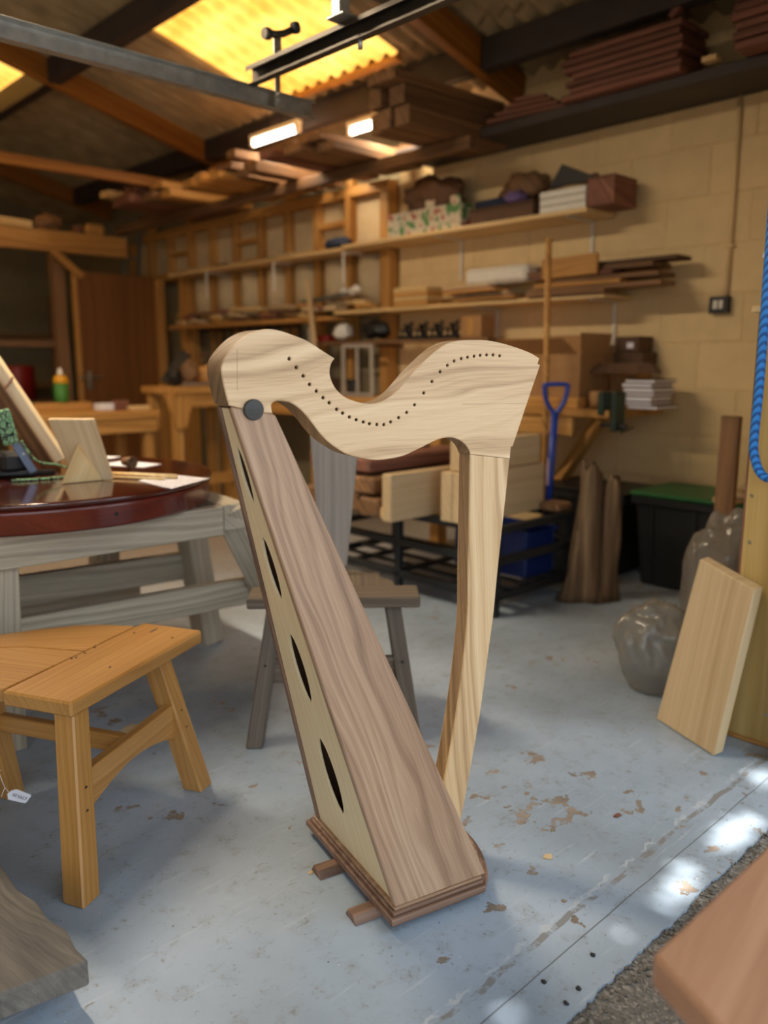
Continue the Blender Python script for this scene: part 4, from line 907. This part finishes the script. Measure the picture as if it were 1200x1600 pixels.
bx('web', 2.33, 2.40, .775, .78, 0, 2.24, STEEL, dj, bev=.001); bx('flange', 2.33, 2.334, .78, .825, 0, 2.24, STEEL, dj, bev=.001); bx('lip', 2.334, 2.35, .82, .824, 0, 2.24, STEEL, dj, bev=.001)
wb = thing('wood_bracket', (2.43, .93, 1.285), 'pale splintered wooden bracket on top of the plywood panel', 'bracket')
bx('ledge_strip', 2.385, 2.48, .90, 1.0, 1.286, 1.306, PINE, wb)
cutout('upright', [(0, 0), (-.09, 0), (-.09, .30), (-.055, .28), (-.03, .20), (-.012, .06), (.012, .015), (.008, .0)], [], .02, frame((2.43, .965, 1.307), (0, 1, 0), (1, 0, 0)), PINE, wb, bevel=.001)
slab('torn_card', [Vector((2.41, .975, 1.43)), Vector((2.41, .992, 1.44)), Vector((2.41, .955, 1.57)), Vector((2.41, .94, 1.57))], (.003, 0, 0), PAPER, wb, bev=0)
o = bx('dark_strip', 2.445, 2.47, .82, .95, 1.62, 2.24, BLACKM); tag(o, 'dark vertical metal strip above the splintered bracket', 'strip')
bx('web', 2.436, 2.48, .80, .955, 1.307, 1.574, CREAM, wb)
o = tube('blue_rope', smoothline([(2.352, .955, 2.2), (2.355, .953, 1.7), (2.356, .951, 1.4), (2.357, .949, 1.1), (2.358, .952, .94), (2.359, .947, .885), (2.36, .93, .842), (2.362, .905, .825), (2.363, .878, .845), (2.364, .87, .9), (2.365, .872, 1.3), (2.365, .875, 2.2)], 6), .0125, ROPE, None, 12); tag(o, 'thick blue braided rope hanging in a loop by the plywood panel', 'rope')

# ---------------- light switch and conduit on the block wall
sw = thing('light_switch', (4.24, 1.94, 1.44), 'dark box light switch with two white rockers on the block wall', 'switch')
bx('switch_box', 4.205, 4.246, 1.885, 1.985, 1.395, 1.48, BLACKM, sw)
for yy in (1.95, 1.92): bx('rocker', 4.199, 4.205, yy-.011, yy+.011, 1.417, 1.46, WHITEB, sw)
cd_ = thing('conduit', (4.235, 1.91, 1.48), 'thin painted conduit running up the wall from the light switch', 'conduit')
tube('pipe', [(4.234, 1.91, 1.48), (4.234, 1.91, 2.435)], .011, CREAM, cd_, 10); bx('clip', 4.22, 4.247, 1.885, 1.935, 1.72, 1.735, CREAM, cd_)

# ---------------- slab at lower left, dark slab in the right foreground
sb = thing('weathered_slab', (.2, 1.55, 0), 'grey weathered oak slab with a live edge at lower left', 'slab')
edge = [(.497, 1.290), (.494, 1.34), (.502, 1.40), (.488, 1.45), (.492, 1.52), (.478, 1.58), (.482, 1.69), (.47, 1.82), (.46, 2.0)]
top = [(-.2, 1.40), (.08, 1.375), (.20, 1.352), (.335, 1.322), (.345, 1.330), (.352, 1.317), (.43, 1.302)]+edge+[(-.2, 2.0)]
slab('slab_body', [Vector((a, b, .10)) for a, b in top], (0, 0, -.052), OLDOAK, sb, xdir=(-.1, 1, 0), bev=.004)
for xx, yy in ((.36, 1.42), (.38, 1.9), (-.1, 1.5), (-.1, 1.9)): bx('bearer_block', xx-.05, xx+.05, yy-.04, yy+.04, 0, .048, BROWNT, sb)
ft = thing('foreground_table', (1.1, .1, 0), 'blurred brown slab table corner in the lower right foreground', 'table')
slab('slab_top', [Vector((.769, .375, .50)), Vector((1.7, .36, .50)), Vector((1.7, -.35, .50)), Vector((.48, -.25, .50))], (0, 0, -.042), FGSLAB, ft, xdir=(1, .1, 0), bev=.005)
for xx, yy in ((1.2, .18), (1.6, .25), (1.2, -.2), (1.6, -.28)): tapered('leg', (xx, yy, .457), (xx, yy, -.006), (.06, .06), (.05, .05), FGSLAB, ft)

# ================================================================== benches and clutter
wbn = thing('long_workbench', (3.95, 4, 0), 'long workbench against the block wall behind the harp', 'workbench')
bx('bench_top', 3.68, 4.246, 2.22, 4.32, .865, .905, STUD, wbn); bx('bench_top', 3.68, 4.14, 4.322, 6.2, .865, .905, STUD, wbn)
bx('apron', 3.70, 3.73, 2.45, 6.2, .76, .864, STUD, wbn)
board('strut', (3.74, 2.30, .86), (4.215, 2.95, .30), .05, .07, STUD, wbn)
for yy in (3.4, 4.6, 5.8): bx('leg', 3.70, 3.78, yy, yy+.08, 0, .864, STUD, wbn)
ob = thing('open_carton', (3.92, 2.7, .906), 'open cardboard carton with flaps up on the wall bench', 'carton')
for a in ((3.785, 3.79, 2.47, 2.92), (4.06, 4.065, 2.47, 2.92), (3.79, 4.06, 2.47, 2.475), (3.79, 4.06, 2.915, 2.92)): bx('side', *a, .906, 1.19, CARD, ob)
bx('carton_bottom', 3.79, 4.06, 2.475, 2.915, .906, .91, CARD, ob)
slab('flap', [Vector((3.785, 2.49, 1.19)), Vector((3.785, 2.92, 1.19)), Vector((3.68, 2.96, 1.27)), Vector((3.68, 2.52, 1.27))], (0, 0, .004), CARD, ob, bev=0)
slab('flap', [Vector((3.79, 2.47, 1.19)), Vector((4.06, 2.47, 1.19)), Vector((4.06, 2.45, 1.30)), Vector((3.75, 2.45, 1.30))], (0, .004, 0), CARD, ob, bev=0)
slab('flap', [Vector((4.06, 2.48, 1.19)), Vector((4.06, 2.91, 1.19)), Vector((4.12, 2.93, 1.30)), Vector((4.12, 2.5, 1.30))], (.004, 0, 0), CARD, ob, bev=0)
for k, (y0, y1, z0, z1, m_) in enumerate(((2.30, 2.46, .906, 1.13, CARD), (2.27, 2.45, 1.132, 1.20, CARDD), (2.30, 2.44, 1.202, 1.285, CARDD))):
    t = bx('cardboard_box', 4.08, 4.235, y0, y1, z0, z1, m_); tag(t, 'brown cardboard box stacked beside the open carton, %s from the bottom' % ORD[k], 'box', 'boxes beside the open carton')
    if k == 2: bx('label_patch', 4.077, 4.08, y0+.03, y0+.07, z0+.02, z0+.05, PAPER, t)
for k in range(3):
    o = board('dark_batten', (3.90+.03*k, 2.46, 1.085+.018*k+.01), (3.90+.03*k, 2.08+.03*k, 1.10+.018*k), .05, .014, CARDD); tag(o, 'dark thin batten over the books on the wall bench, %s from the bottom' % ORD[k], 'batten', 'battens over the books')
bz = .906
for k in range(7):
    h = random.uniform(.018, .032); y0 = 2.08+random.uniform(-.02, .02); 
    t = thing('book', (3.98, y0, bz), 'pale-edged book stacked at the end of the wall bench, %s from bottom' % ORD[k], 'book', 'books on the wall bench')
    bx('pages', 3.88, 4.10, y0+.004, y0+.17, bz+.003, bz+h-.003, PAPER, t, bev=.001)
    bx('cover', 3.875, 4.105, y0, y0+.172, bz, bz+.003, CARDD, t, bev=.0005); bx('cover', 3.875, 4.105, y0, y0+.172, bz+h-.003, bz+h, CARDD, t, bev=.0005); bz += h+.0005
vs_ = thing('bench_vice', (3.72, 2.2, .87), 'dark green metal vice clamped to the end of the wall bench', 'vice')
GR = plain('dark_green_metal', '#33443b', .5, .4)
bx('jaw', 3.66, 3.76, 2.245, 2.28, .88, 1.0, GR, vs_, bev=.008); bx('jaw', 3.66, 3.76, 2.17, 2.2, .80, 1.0, GR, vs_, bev=.008)
tube('screw', [(3.71, 2.13, .83), (3.71, 2.28, .83)], .012, DSTEEL, vs_, 10); tube('tommy_bar', [(3.66, 2.135, .80), (3.78, 2.135, .82)], .005, DSTEEL, vs_, 8)
o = tube('paper_roll', [(3.80, 2.41, .952), (3.90, 2.29, .952)], .045, CARD, None, 18); tag(o, 'brown cardboard tube lying on the wall bench behind the spade', 'tube')
o = bx('plank', 3.70, 3.78, 2.42, 2.9, .906, .96, STUD); tag(o, 'short yellow plank along the front edge of the wall bench', 'plank')
# tool shelf
ts = thing('tool_shelf', (4.12, 4.2, 1.28), 'short dark shelf carrying hand planes above the wall bench', 'shelf')
bx('shelf_board', 3.96, 4.13, 3.25, 5.2, 1.275, 1.297, BROWNT, ts)
for yy in (3.3, 4.28): board('bracket', (4.245, yy, 1.262), (3.98, yy, 1.262), .03, .02, BROWNT, ts)
def plane(y, label):
    t = thing('hand_plane', (4.06, y, 1.298), label, 'hand plane', 'hand planes on the tool shelf')
    bx('sole', 4.02, 4.09, y-.06, y+.06, 1.298, 1.325, BLACKM, t, bev=.004)
    tube('tote', smoothline([(4.055, y-.035, 1.325), (4.055, y-.045, 1.36), (4.055, y-.03, 1.395), (4.055, y-.05, 1.41)], 3), .012, BLACKP, t, 8)
    lathe('knob', [(0, 0), (.010, 0), (.008, .012), (.017, .03), (.012, .042), (0, .045)], (4.055, y+.045, 1.325), BLACKP, t, 12)
    board('iron', (4.055, y-.01, 1.325), (4.055, y+.01, 1.40), .045, .004, BLACKM, t, up=(0, 1, 0))
for k, y in enumerate((3.62, 3.76, 3.90, 4.04)): plane(y, 'black hand plane on the tool shelf, %s from the small carton' % ORD[k])
o = bx('small_carton', 3.99, 4.125, 3.33, 3.50, 1.298, 1.435, CARD); tag(o, 'small brown carton at the right end of the tool shelf', 'carton'); bx('tape', 3.988, 3.99, 3.39, 3.44, 1.31, 1.42, STUD, o)
o = blob('dark_coil', (4.05, 4.35, 1.375), (.06, .12, .055), BLACKP, amp=.5, seed=8, sub=3); tag(o, 'dark coiled cable on the tool shelf left of the planes', 'coil')
o = blob('white_rag', (4.05, 4.72, 1.372), (.06, .07, .055), WHITEB, amp=.5, seed=9, sub=3); tag(o, 'pale rag ball on the tool shelf', 'rag')
o = bx('red_box', 4.0, 4.1, 4.85, 4.97, 1.298, 1.345, REDP, bev=.01); tag(o, 'small red box on the tool shelf beside the pale rag', 'box')
# leaning frame, bottles and tools on the wall bench
lf = thing('slotted_jig', (3.85, 4.3, .906), 'small wooden jig with two slots leaning on the wall bench', 'jig')
def LF(a, b): return Vector((3.80+.12*b, 4.42-.30*a+.16*(1-b)*0+.0, .91+.36*b))+Vector((0, .14*b, 0))
for a in (0, .5, 1): board('upright', LF(a, 0), LF(a, 1), .03, .015, GREYOAK, lf, up=(1, 0, -.3))
for b in (0.03, .97): board('crosspiece', LF(0, b), LF(1, b), .03, .014, GREYOAK, lf, up=(1, 0, -.3))
random.seed(21)
mats = [BLACKP, BROWNT, CARDD, DSTEEL, STUD, WHITEB, NAVY, GR]
for k in range(16):
    y = 4.55+.105*k+random.uniform(-.01, .01); m_ = mats[k % 8]; h = random.uniform(.07, .24); xx = random.uniform(3.85, 4.08)
    if k % 3 == 0:
        o = lathe('paint_can', [(0, 0), (.038, 0), (.04, .006), (.04, h*.6), (.036, h*.62), (.0, h*.63)], (xx, y, .906), m_, None, 16); tag(o, 'can among the clutter on the far wall bench, %s can from the right' % ORD[k//3], 'can', 'cans on the far bench'); tube('wire_handle', smoothline([(xx, y-.04, .906+h*.5), (xx-.04, y, .906+h*.3), (xx, y+.04, .906+h*.5)], 4), .002, STEEL, o, 6)
    elif k % 3 == 1:
        o = lathe('bottle', [(0, 0), (.03, 0), (.032, .01), (.032, h*.55), (.012, h*.75), (.012, h*.9), (.0, h*.9)], (xx, y, .906), m_, None, 16); tag(o, 'bottle among the clutter on the far wall bench, %s bottle from the right' % ORD[k//3], 'bottle', 'bottles on the far bench'); lathe('cap', [(0, 0), (.014, 0), (.014, .02), (0, .02)], (xx, y, .906+h*.9), BLACKP, o, 12)
    else:
        o = bx('tool_box', xx-.06, xx+.06, y-.045, y+.045, .906, .906+h*.7, m_, bev=.006); tag(o, 'small box among the clutter on the far wall bench, %s box from the right' % ORD[k//3], 'box', 'boxes on the far bench'); bx('box_lid', xx-.063, xx+.063, y-.048, y+.048, .906+h*.7, .906+h*.7+.012, CARDD, o)
def clamp(y, z, h, label):
    t = thing('bar_clamp', (4.1, y, z), label, 'clamp', 'clamps hung below the lower shelf')
    board('bar', (4.10, y, z), (4.10, y+.02, z+h), .022, .008, BLACKM, t, up=(1, 0, 0))
    board('jaw', (4.10, y+.02, z+h-.02), (4.02, y+.02, z+h-.025), .03, .02, BLACKM, t)
    board('jaw', (4.10, y+.005, z+.12), (4.02, y+.005, z+.115), .03, .02, REDT, t)
    tube('handle', [(4.03, y+.005, z+.11), (4.03, y, z+.0)], .014, BROWNT, t, 10)
for k in range(11): clamp(5.28+.14*k, 1.08+.02*(k % 3), .37-.02*(k % 3), 'dark bar clamp hung below the far lower shelf, %s from the right' % ORD[k])
o = board('batten', (3.88, 4.80, .91), (3.92, 4.96, 1.76), .045, .02, PALE, up=(1, 0, 0)); tag(o, 'tall pale batten leaning on the lower shelf behind the harp head', 'batten')
o = board('steel_rule', (3.87, 4.88, .91), (3.93, 4.98, 1.40), .03, .004, STEEL, up=(1, 0, 0)); tag(o, 'shiny steel straightedge leaning beside the tall pale batten', 'straightedge')

# ---------------- upper shelf contents
c1 = thing('fruit_carton', (4.1, 3.8, 1.971), 'white printed fruit carton at the left of the upper shelf', 'carton')
for a in ((3.975, 3.98, 3.50, 4.15), (4.21, 4.215, 3.50, 4.15), (3.98, 4.21, 3.50, 3.505), (3.98, 4.21, 4.145, 4.15)): bx('side', *a, 1.971, 2.12, PRINT, c1)
bx('carton_bottom', 3.98, 4.21, 3.505, 4.145, 1.971, 1.975, PRINT, c1)
for yy in (3.505, 3.72): bx('corner_tab', 3.972, 3.978, yy, yy+.08, 2.12, 2.165, PRINT, c1)
o = blob('brown_bag', (4.09, 3.84, 2.19), (.1, .22, .14), CARDD, amp=.4, seed=5); tag(o, 'crumpled dark brown bag in the printed fruit carton', 'bag')
o = bx('flat_box', 3.97, 4.2, 2.95, 3.42, 1.971, 2.045, CARDD); tag(o, 'flat dark brown box on the upper shelf', 'box'); bx('box_lid', 3.965, 4.205, 2.945, 3.425, 2.046, 2.06, CARDD, o)
o = tube('cloth_roll', [(4.02, 3.40, 2.088), (4.02, 3.18, 2.088)], .027, NAVY, None, 14); tag(o, 'rolled navy cloth on the flat dark box', 'roll')
o = blob('violet_cloth', (4.02, 3.10, 2.095), (.06, .07, .035), PURPLE, amp=.4, seed=2, sub=3); tag(o, 'violet cloth bundle on the flat dark box', 'cloth')
o = blob('brown_bundle', (4.13, 3.14, 2.165), (.06, .16, .08), BROWNT, amp=.5, seed=6, sub=3); tag(o, 'brown paper bundle behind the violet cloth on the shelf', 'bundle')
for k in range(3):
    o = bx('white_plank', 3.965, 4.09, 2.60, 2.90, 1.971+.04*k, 1.971+.04*k+.036, WHITEB); tag(o, 'white board stacked at the right of the upper shelf, %s from the bottom' % ORD[k], 'board', 'white boards on the upper shelf')
o = bx('brown_case', 3.97, 4.20, 2.43, 2.595, 1.971, 2.11, REDT); tag(o, 'brown wooden box overhanging the right end of the upper shelf', 'box'); bx('case_lid', 3.968, 4.202, 2.428, 2.597, 2.111, 2.12, REDT, o)
o = slab('black_wedge', [Vector((4.05, 2.90, 2.125)), Vector((4.05, 2.60, 2.125)), Vector((4.05, 2.60, 2.14)), Vector((4.05, 2.82, 2.24))], (.03, 0, 0), BLACKP, bev=.002); tag(o, 'black angular bracket lying on the white boards', 'bracket')
o = lathe('twine_ball', [(0, -.03), (.02, -.026), (.032, 0), (.02, .026), (0, .03)], (4.14, 2.66, 2.153), BROWNT, None, 16); tag(o, 'small brown twine ball behind the black bracket on the shelf', 'ball')
o = blob('navy_cap', (4.05, 4.75, 2.0), (.07, .13, .045), NAVY, amp=.3, seed=12, sub=3); tag(o, 'dark navy cap lying on the far upper shelf', 'cap')
random.seed(5)
for k in range(9):
    y = 5.0+.23*k; o = board('lath', (4.0, y, 1.964+.01*(k % 2)), (4.04, y+.3, 1.966+.01*(k % 2)), .07, .012, [STUD, PALE, BROWNT][k % 3]); tag(o, 'thin lath lying on the far upper shelf, %s from the right' % ORD[k], 'lath', 'laths on the far upper shelf')
# ---------------- lower shelf contents
rows = [(3.99, 2.43, 2.95, 1.522, .14, .02, BROWNT), (4.02, 2.12, 2.95, 1.545, .16, .022, BROWNT), (4.0, 2.35, 2.9, 1.57, .12, .022, STUD), (4.06, 2.15, 2.85, 1.595, .18, .024, BROWNT), (4.02, 2.42, 2.95, 1.622, .10, .02, REDT), (4.1, 2.2, 3.0, 1.648, .2, .024, BROWNT), (4.1, 2.08, 2.95, 1.675, .16, .02, CARDD)]
for k, (xx, y0, y1, zz, w_, t_, m_) in enumerate(rows):
    o = board('plank', (xx, y0, zz+.002), (xx, y1, zz+.002), w_, t_, m_); tag(o, 'brown plank overhanging the right end of the lower shelf, %s from the bottom' % ORD[k], 'plank', 'planks at the right of the lower shelf')
o = board('plank', (3.96, 2.50, 1.672), (3.96, 2.86, 1.665), .02, .11, STUD, up=(0, 0, 1)); tag(o, 'short tan board on edge in front of the lower shelf plank pile', 'plank')
o = bx('foam_block', 4.02, 4.2, 3.02, 3.5, 1.62, 1.72, WHITEB, bev=.02); tag(o, 'long off-white block lying on the lower shelf offcuts', 'block')
for k in range(6):
    xx = 3.99+.03*(k % 3); o = board('offcut', (xx, 3.02+.05*k, 1.526+.017*k), (xx+.02, 3.52+.03*k, 1.526+.017*k), .14, .015, [STUD, BROWNT, PALE][k % 3]); tag(o, 'flat offcut under the off-white block, %s from the bottom' % ORD[k], 'offcut', 'offcuts under the white block')
for k in range(4):
    o = board('offcut', (4.02, 3.75, 1.53+.03*k), (4.02, 4.06, 1.53+.03*k), .16, .026, [STUD, PINE][k % 2]); tag(o, 'tan offcut stacked beside the frame post on the lower shelf, %s from bottom' % ORD[k], 'offcut', 'short tan stack')
random.seed(31)
for k in range(22):
    y = 4.30+.125*k; lvl = k % 3; L_ = random.uniform(.18, .4); xx = 3.99+random.uniform(-.02, .06); m_ = [STUD, PINE, BROWNT, PALE, REDT][k % 5]
    zz = (1.516 if y < 4.68 else 1.482)+.018+.034*lvl+random.uniform(0, .01)
    o = board('offcut', (xx, y, zz), (xx+random.uniform(-.05, .05), y+L_, zz+random.uniform(0, .02)), random.uniform(.05, .12), .03, m_); tag(o, 'offcut in the long jumble on the far lower shelf, %s' % (ORD[k]+' from the right' if k < 16 else ORD[21-k]+' from the far end'), 'offcut', 'jumble on the far lower shelf')
for k, (y, zz) in enumerate(((4.5, 1.64), (4.58, 1.63), (4.70, 1.64))):
    o = blob('white_ball', (4.0+.03*k, y, zz+.02), (.03, .035, .028), WHITEB, amp=.4, seed=k+20, sub=3); tag(o, 'crumpled white wrapper on the lower shelf jumble, %s from the right' % ORD[k], 'wrapper', 'white wrappers')
o = board('grey_strip', (3.99, 4.62, 1.63), (4.0, 5.15, 1.60), .03, .015, LADDER, up=(1, 0, 0)); tag(o, 'grey metal strip lying across the lower shelf jumble', 'strip')
# ---------------- benches at the far left
def bench(name, x0, x1, y0, y1, zt, label, mat, gusset=False):
    t = thing(name, ((x0+x1)/2, (y0+y1)/2, 0), label, 'workbench')
    bx('top', x0, x1, y0, y1, zt-.05, zt, mat, t)
    bx('apron', x0+.02, x1-.02, y0+.02, y0+.05, zt-.15, zt-.051, mat, t)
    for xx in (x0+.03, x1-.10):
        for yy in (y0+.055, y1-.10):
            bx('leg', xx, xx+.07, yy, yy+.07, 0, zt-.051, mat, t)
            if gusset and yy < y0+.1:
                slab('gusset', [Vector((xx-.08, yy-.037, zt-.052)), Vector((xx+.15, yy-.037, zt-.052)), Vector((xx+.075, yy-.037, zt-.30)), Vector((xx-.005, yy-.037, zt-.30))], (0, .035, 0), mat, t, xdir=(0, 0, 1))
    bx('low_rail', x0+.05, x1-.05, y0+.06, y0+.10, .22, .30, mat, t)
    return t
bench('glue_bench', 2.0, 2.92, 5.45, 6.05, .80, 'low yellow workbench carrying the glue bottle at the back left', STUD)
bench('assembly_bench', 2.98, 3.62, 5.35, 5.85, .965, 'taller yellow workbench with flared legs before the brown door', STUD, True)
o = bx('riser_shelf', 2.2, 2.62, 5.92, 6.02, .801, .855, STUD); tag(o, 'low wooden riser on the glue bench under the bottle', 'riser')
gb = thing('glue_bottle', (2.41, 5.96, .856), 'green glue bottle with a yellow shoulder and white nozzle', 'bottle')
lathe('bottle_body', [(0, 0), (.045, 0), (.05, .01), (.05, .14), (.0, .14)], (2.41, 5.96, .856), GLUEG, gb, 24)
sho = lathe('shoulder', [(.05, .14), (.052, .145), (.052, .165), (.04, .19), (.02, .197), (0, .197)], (2.41, 5.96, .856), YELLOWP, gb, 24)
lathe('nozzle', [(.02, .197), (.02, .21), (.010, .245), (.006, .25), (0, .25)], (2.41, 5.96, .856), WHITEB, sho, 16)
for k, (xx, y, w_, h_, m_, nm, lb_) in enumerate(((2.62, 5.72, .12, .05, PAPER, 'paper_stack', 'small pale paper stack on the glue bench'), (2.72, 5.68, .1, .07, REDT, 'wood_block', 'reddish block on the glue bench beside the papers'), (2.83, 5.62, .16, .03, PINE, 'offcut', 'pale flat offcut at the right end of the glue bench'))):
    o = bx(nm, xx-w_/2, xx+w_/2, y-.05, y+.05, .801, .801+h_, m_, bev=.006); tag(o, lb_, nm.split('_')[-1])
for k, (xx, y, zz, sz, m_, nm, lb_) in enumerate(((3.10, 5.55, 1.035, (.05, .05, .06), BLACKP, 'power_tool', 'black rounded power tool on the tall bench'), (3.26, 5.60, 1.065, (.06, .06, .085), BROWNT, 'wood_chunk', 'chunky brown offcut on the tall bench'), (3.44, 5.66, 1.05, (.08, .08, .07), STUD, 'wood_chunk', 'yellow curved offcut on the tall bench'))):
    o = blob(nm, (xx, y, zz), sz, m_, amp=.4, seed=k+30, sub=3); tag(o, lb_, nm.split('_')[-1])
o = board('hand_saw', (3.12, 5.72, .99), (3.36, 5.8, 1.22), .09, .012, BLACKM, up=(-.5, -.8, .3)); tag(o, 'dark saw propped up on the tall bench', 'saw')
o = tube('bent_lath', smoothline([(3.1, 5.42, .985), (3.3, 5.44, .985), (3.5, 5.46, 1.03), (3.62, 5.48, 1.12)], 5), .012, GREYOAK, None, 8); tag(o, 'curved grey lath bent over the tall bench', 'lath')

# ---------------- things on the floor and threshold
random.seed(77)
def chip(name, p, s, mat, label, cat, group=None):
    n = 7; vs = [(s*math.cos(2*math.pi*k/n)*random.uniform(.6, 1.2), s*math.sin(2*math.pi*k/n)*random.uniform(.4, .9), 0) for k in range(n)]
    o = slab(name, [Vector((p[0]+a, p[1]+b, .0005)) for a, b, c in vs], (0, 0, .002+.1*s), mat, bev=0); return tag(o, label, cat, group)
chip('wood_chip', (1.076, 2.302), .035, PALE, 'large pale wood shaving on the floor under the oak stool', 'wood chip')
chip('wood_chip', (1.03, 1.329), .008, PINE, 'small pale wood chip on the floor left of the harp base', 'wood chip')
chip('wood_chip', (1.474, .99), .014, PALE, 'crumpled tan shaving on the floor right of the harp base', 'wood chip')
chip('wood_chip', (1.752, .973), .012, REDT, 'reddish flake on the floor near the threshold crack', 'wood chip')
for k, (a, b) in enumerate(((1.175, .712), (1.128, .707), (1.142, .766), (1.27, .742))):
    o = blob('coal_crumb', (a, b, .002), (.004, .005, .003), BLACKP, amp=.6, seed=k, sub=2); tag(o, 'tiny black crumb on the blue threshold, %s from the bottom edge' % ['second', 'first', 'third', 'fourth'][k], 'crumb', 'black crumbs on the threshold')
st_ = []
for k in range(300):
    xx = random.uniform(.9, 2.3); yy = .672+random.uniform(-.03, .012); st_.append((xx, yy, random.uniform(.002, .0055)))
bm = bmesh.new()
for (xx, yy, rr) in st_: bmesh.ops.create_icosphere(bm, subdivisions=1, radius=rr, matrix=Matrix.Translation((xx, yy, -.006+rr*.5)) @ Matrix.Rotation(random.random()*6, 4, 'Z') @ Matrix.Diagonal((1, .8, .6, 1)))
me = bpy.data.meshes.new('grit'); bm.to_mesh(me); bm.free(); o = link('grit', me, plain('grey_brown_grit', '#6b645a', .9, 0, 0, 200, .4)); tag(o, 'loose brown grit along the edge between floor and tarmac', 'grit', kind='stuff')

# ================================================================== unseen tree added behind us to break up the sun
tree = thing('tree', (-2.9, -2.2, -.012), 'unseen leafy tree added outside the shop to shade the threshold', 'tree')
tube('trunk', smoothline([(-2.9, -2.2, -.012), (-2.85, -2.1, 1.5), (-2.6, -1.8, 3.0), (-2.1, -1.3, 4.3), (-1.4, -.9, 5.2)], 5), .12, BARK, tree, 10, radii=[.16-.004*i for i in range(21)])
tube('branch', smoothline([(-2.6, -1.8, 3.0), (-1.6, -1.6, 4.2), (-.4, -.8, 4.9)], 5), .05, BARK, tree, 8)
GAPS = [(1.55, .73, .06, .03), (1.64, .742, .05, .035), (1.86, .742, .075, .04), (1.96, .735, .05, .035), (2.21, .78, .05, .04), (1.38, .735, .02, .01), (1.04, .755, .02, .01), (.9, .45, .05, .05), (1.9, .3, .1, .08), (2.4, .2, .1, .1), (.3, .2, .08, .08)]  # leaf gaps shaped to throw the sun patches on the threshold
random.seed(99); vs = []; fs = []
for k in range(32000):
    hgt = random.uniform(4.2, 6.0); ga, gb_ = random.uniform(-1.7, 4.0), random.uniform(-1.2, 2.7)
    P = Vector((ga, gb_, 0))+SUN_FROM*(hgt/SUN_FROM.z)
    if any(((ga-cx)/rx)**2+((gb_-cy)/ry)**2 < 1.0 for cx, cy, rx, ry in [(g[0], g[1], g[2]+.045, g[3]+.04) for g in GAPS]): continue
    q = Matrix.Rotation(random.uniform(0, 6.28), 3, 'Z') @ Matrix.Rotation(random.uniform(-.7, .7), 3, 'X'); L_, W_ = .09, .055; b = len(vs)
    for (x_, y_) in ((-L_, 0), (0, -W_), (L_, 0), (0, W_)): vs.append(P+q @ Vector((x_, y_, .015 if y_ == 0 else 0)))
    fs.append((b, b+1, b+2, b+3))
me = bpy.data.meshes.new('crown'); me.from_pydata([tuple(v) for v in vs], [], fs); o = link('crown', me, LEAF, tree); tag(o, kind='stuff')
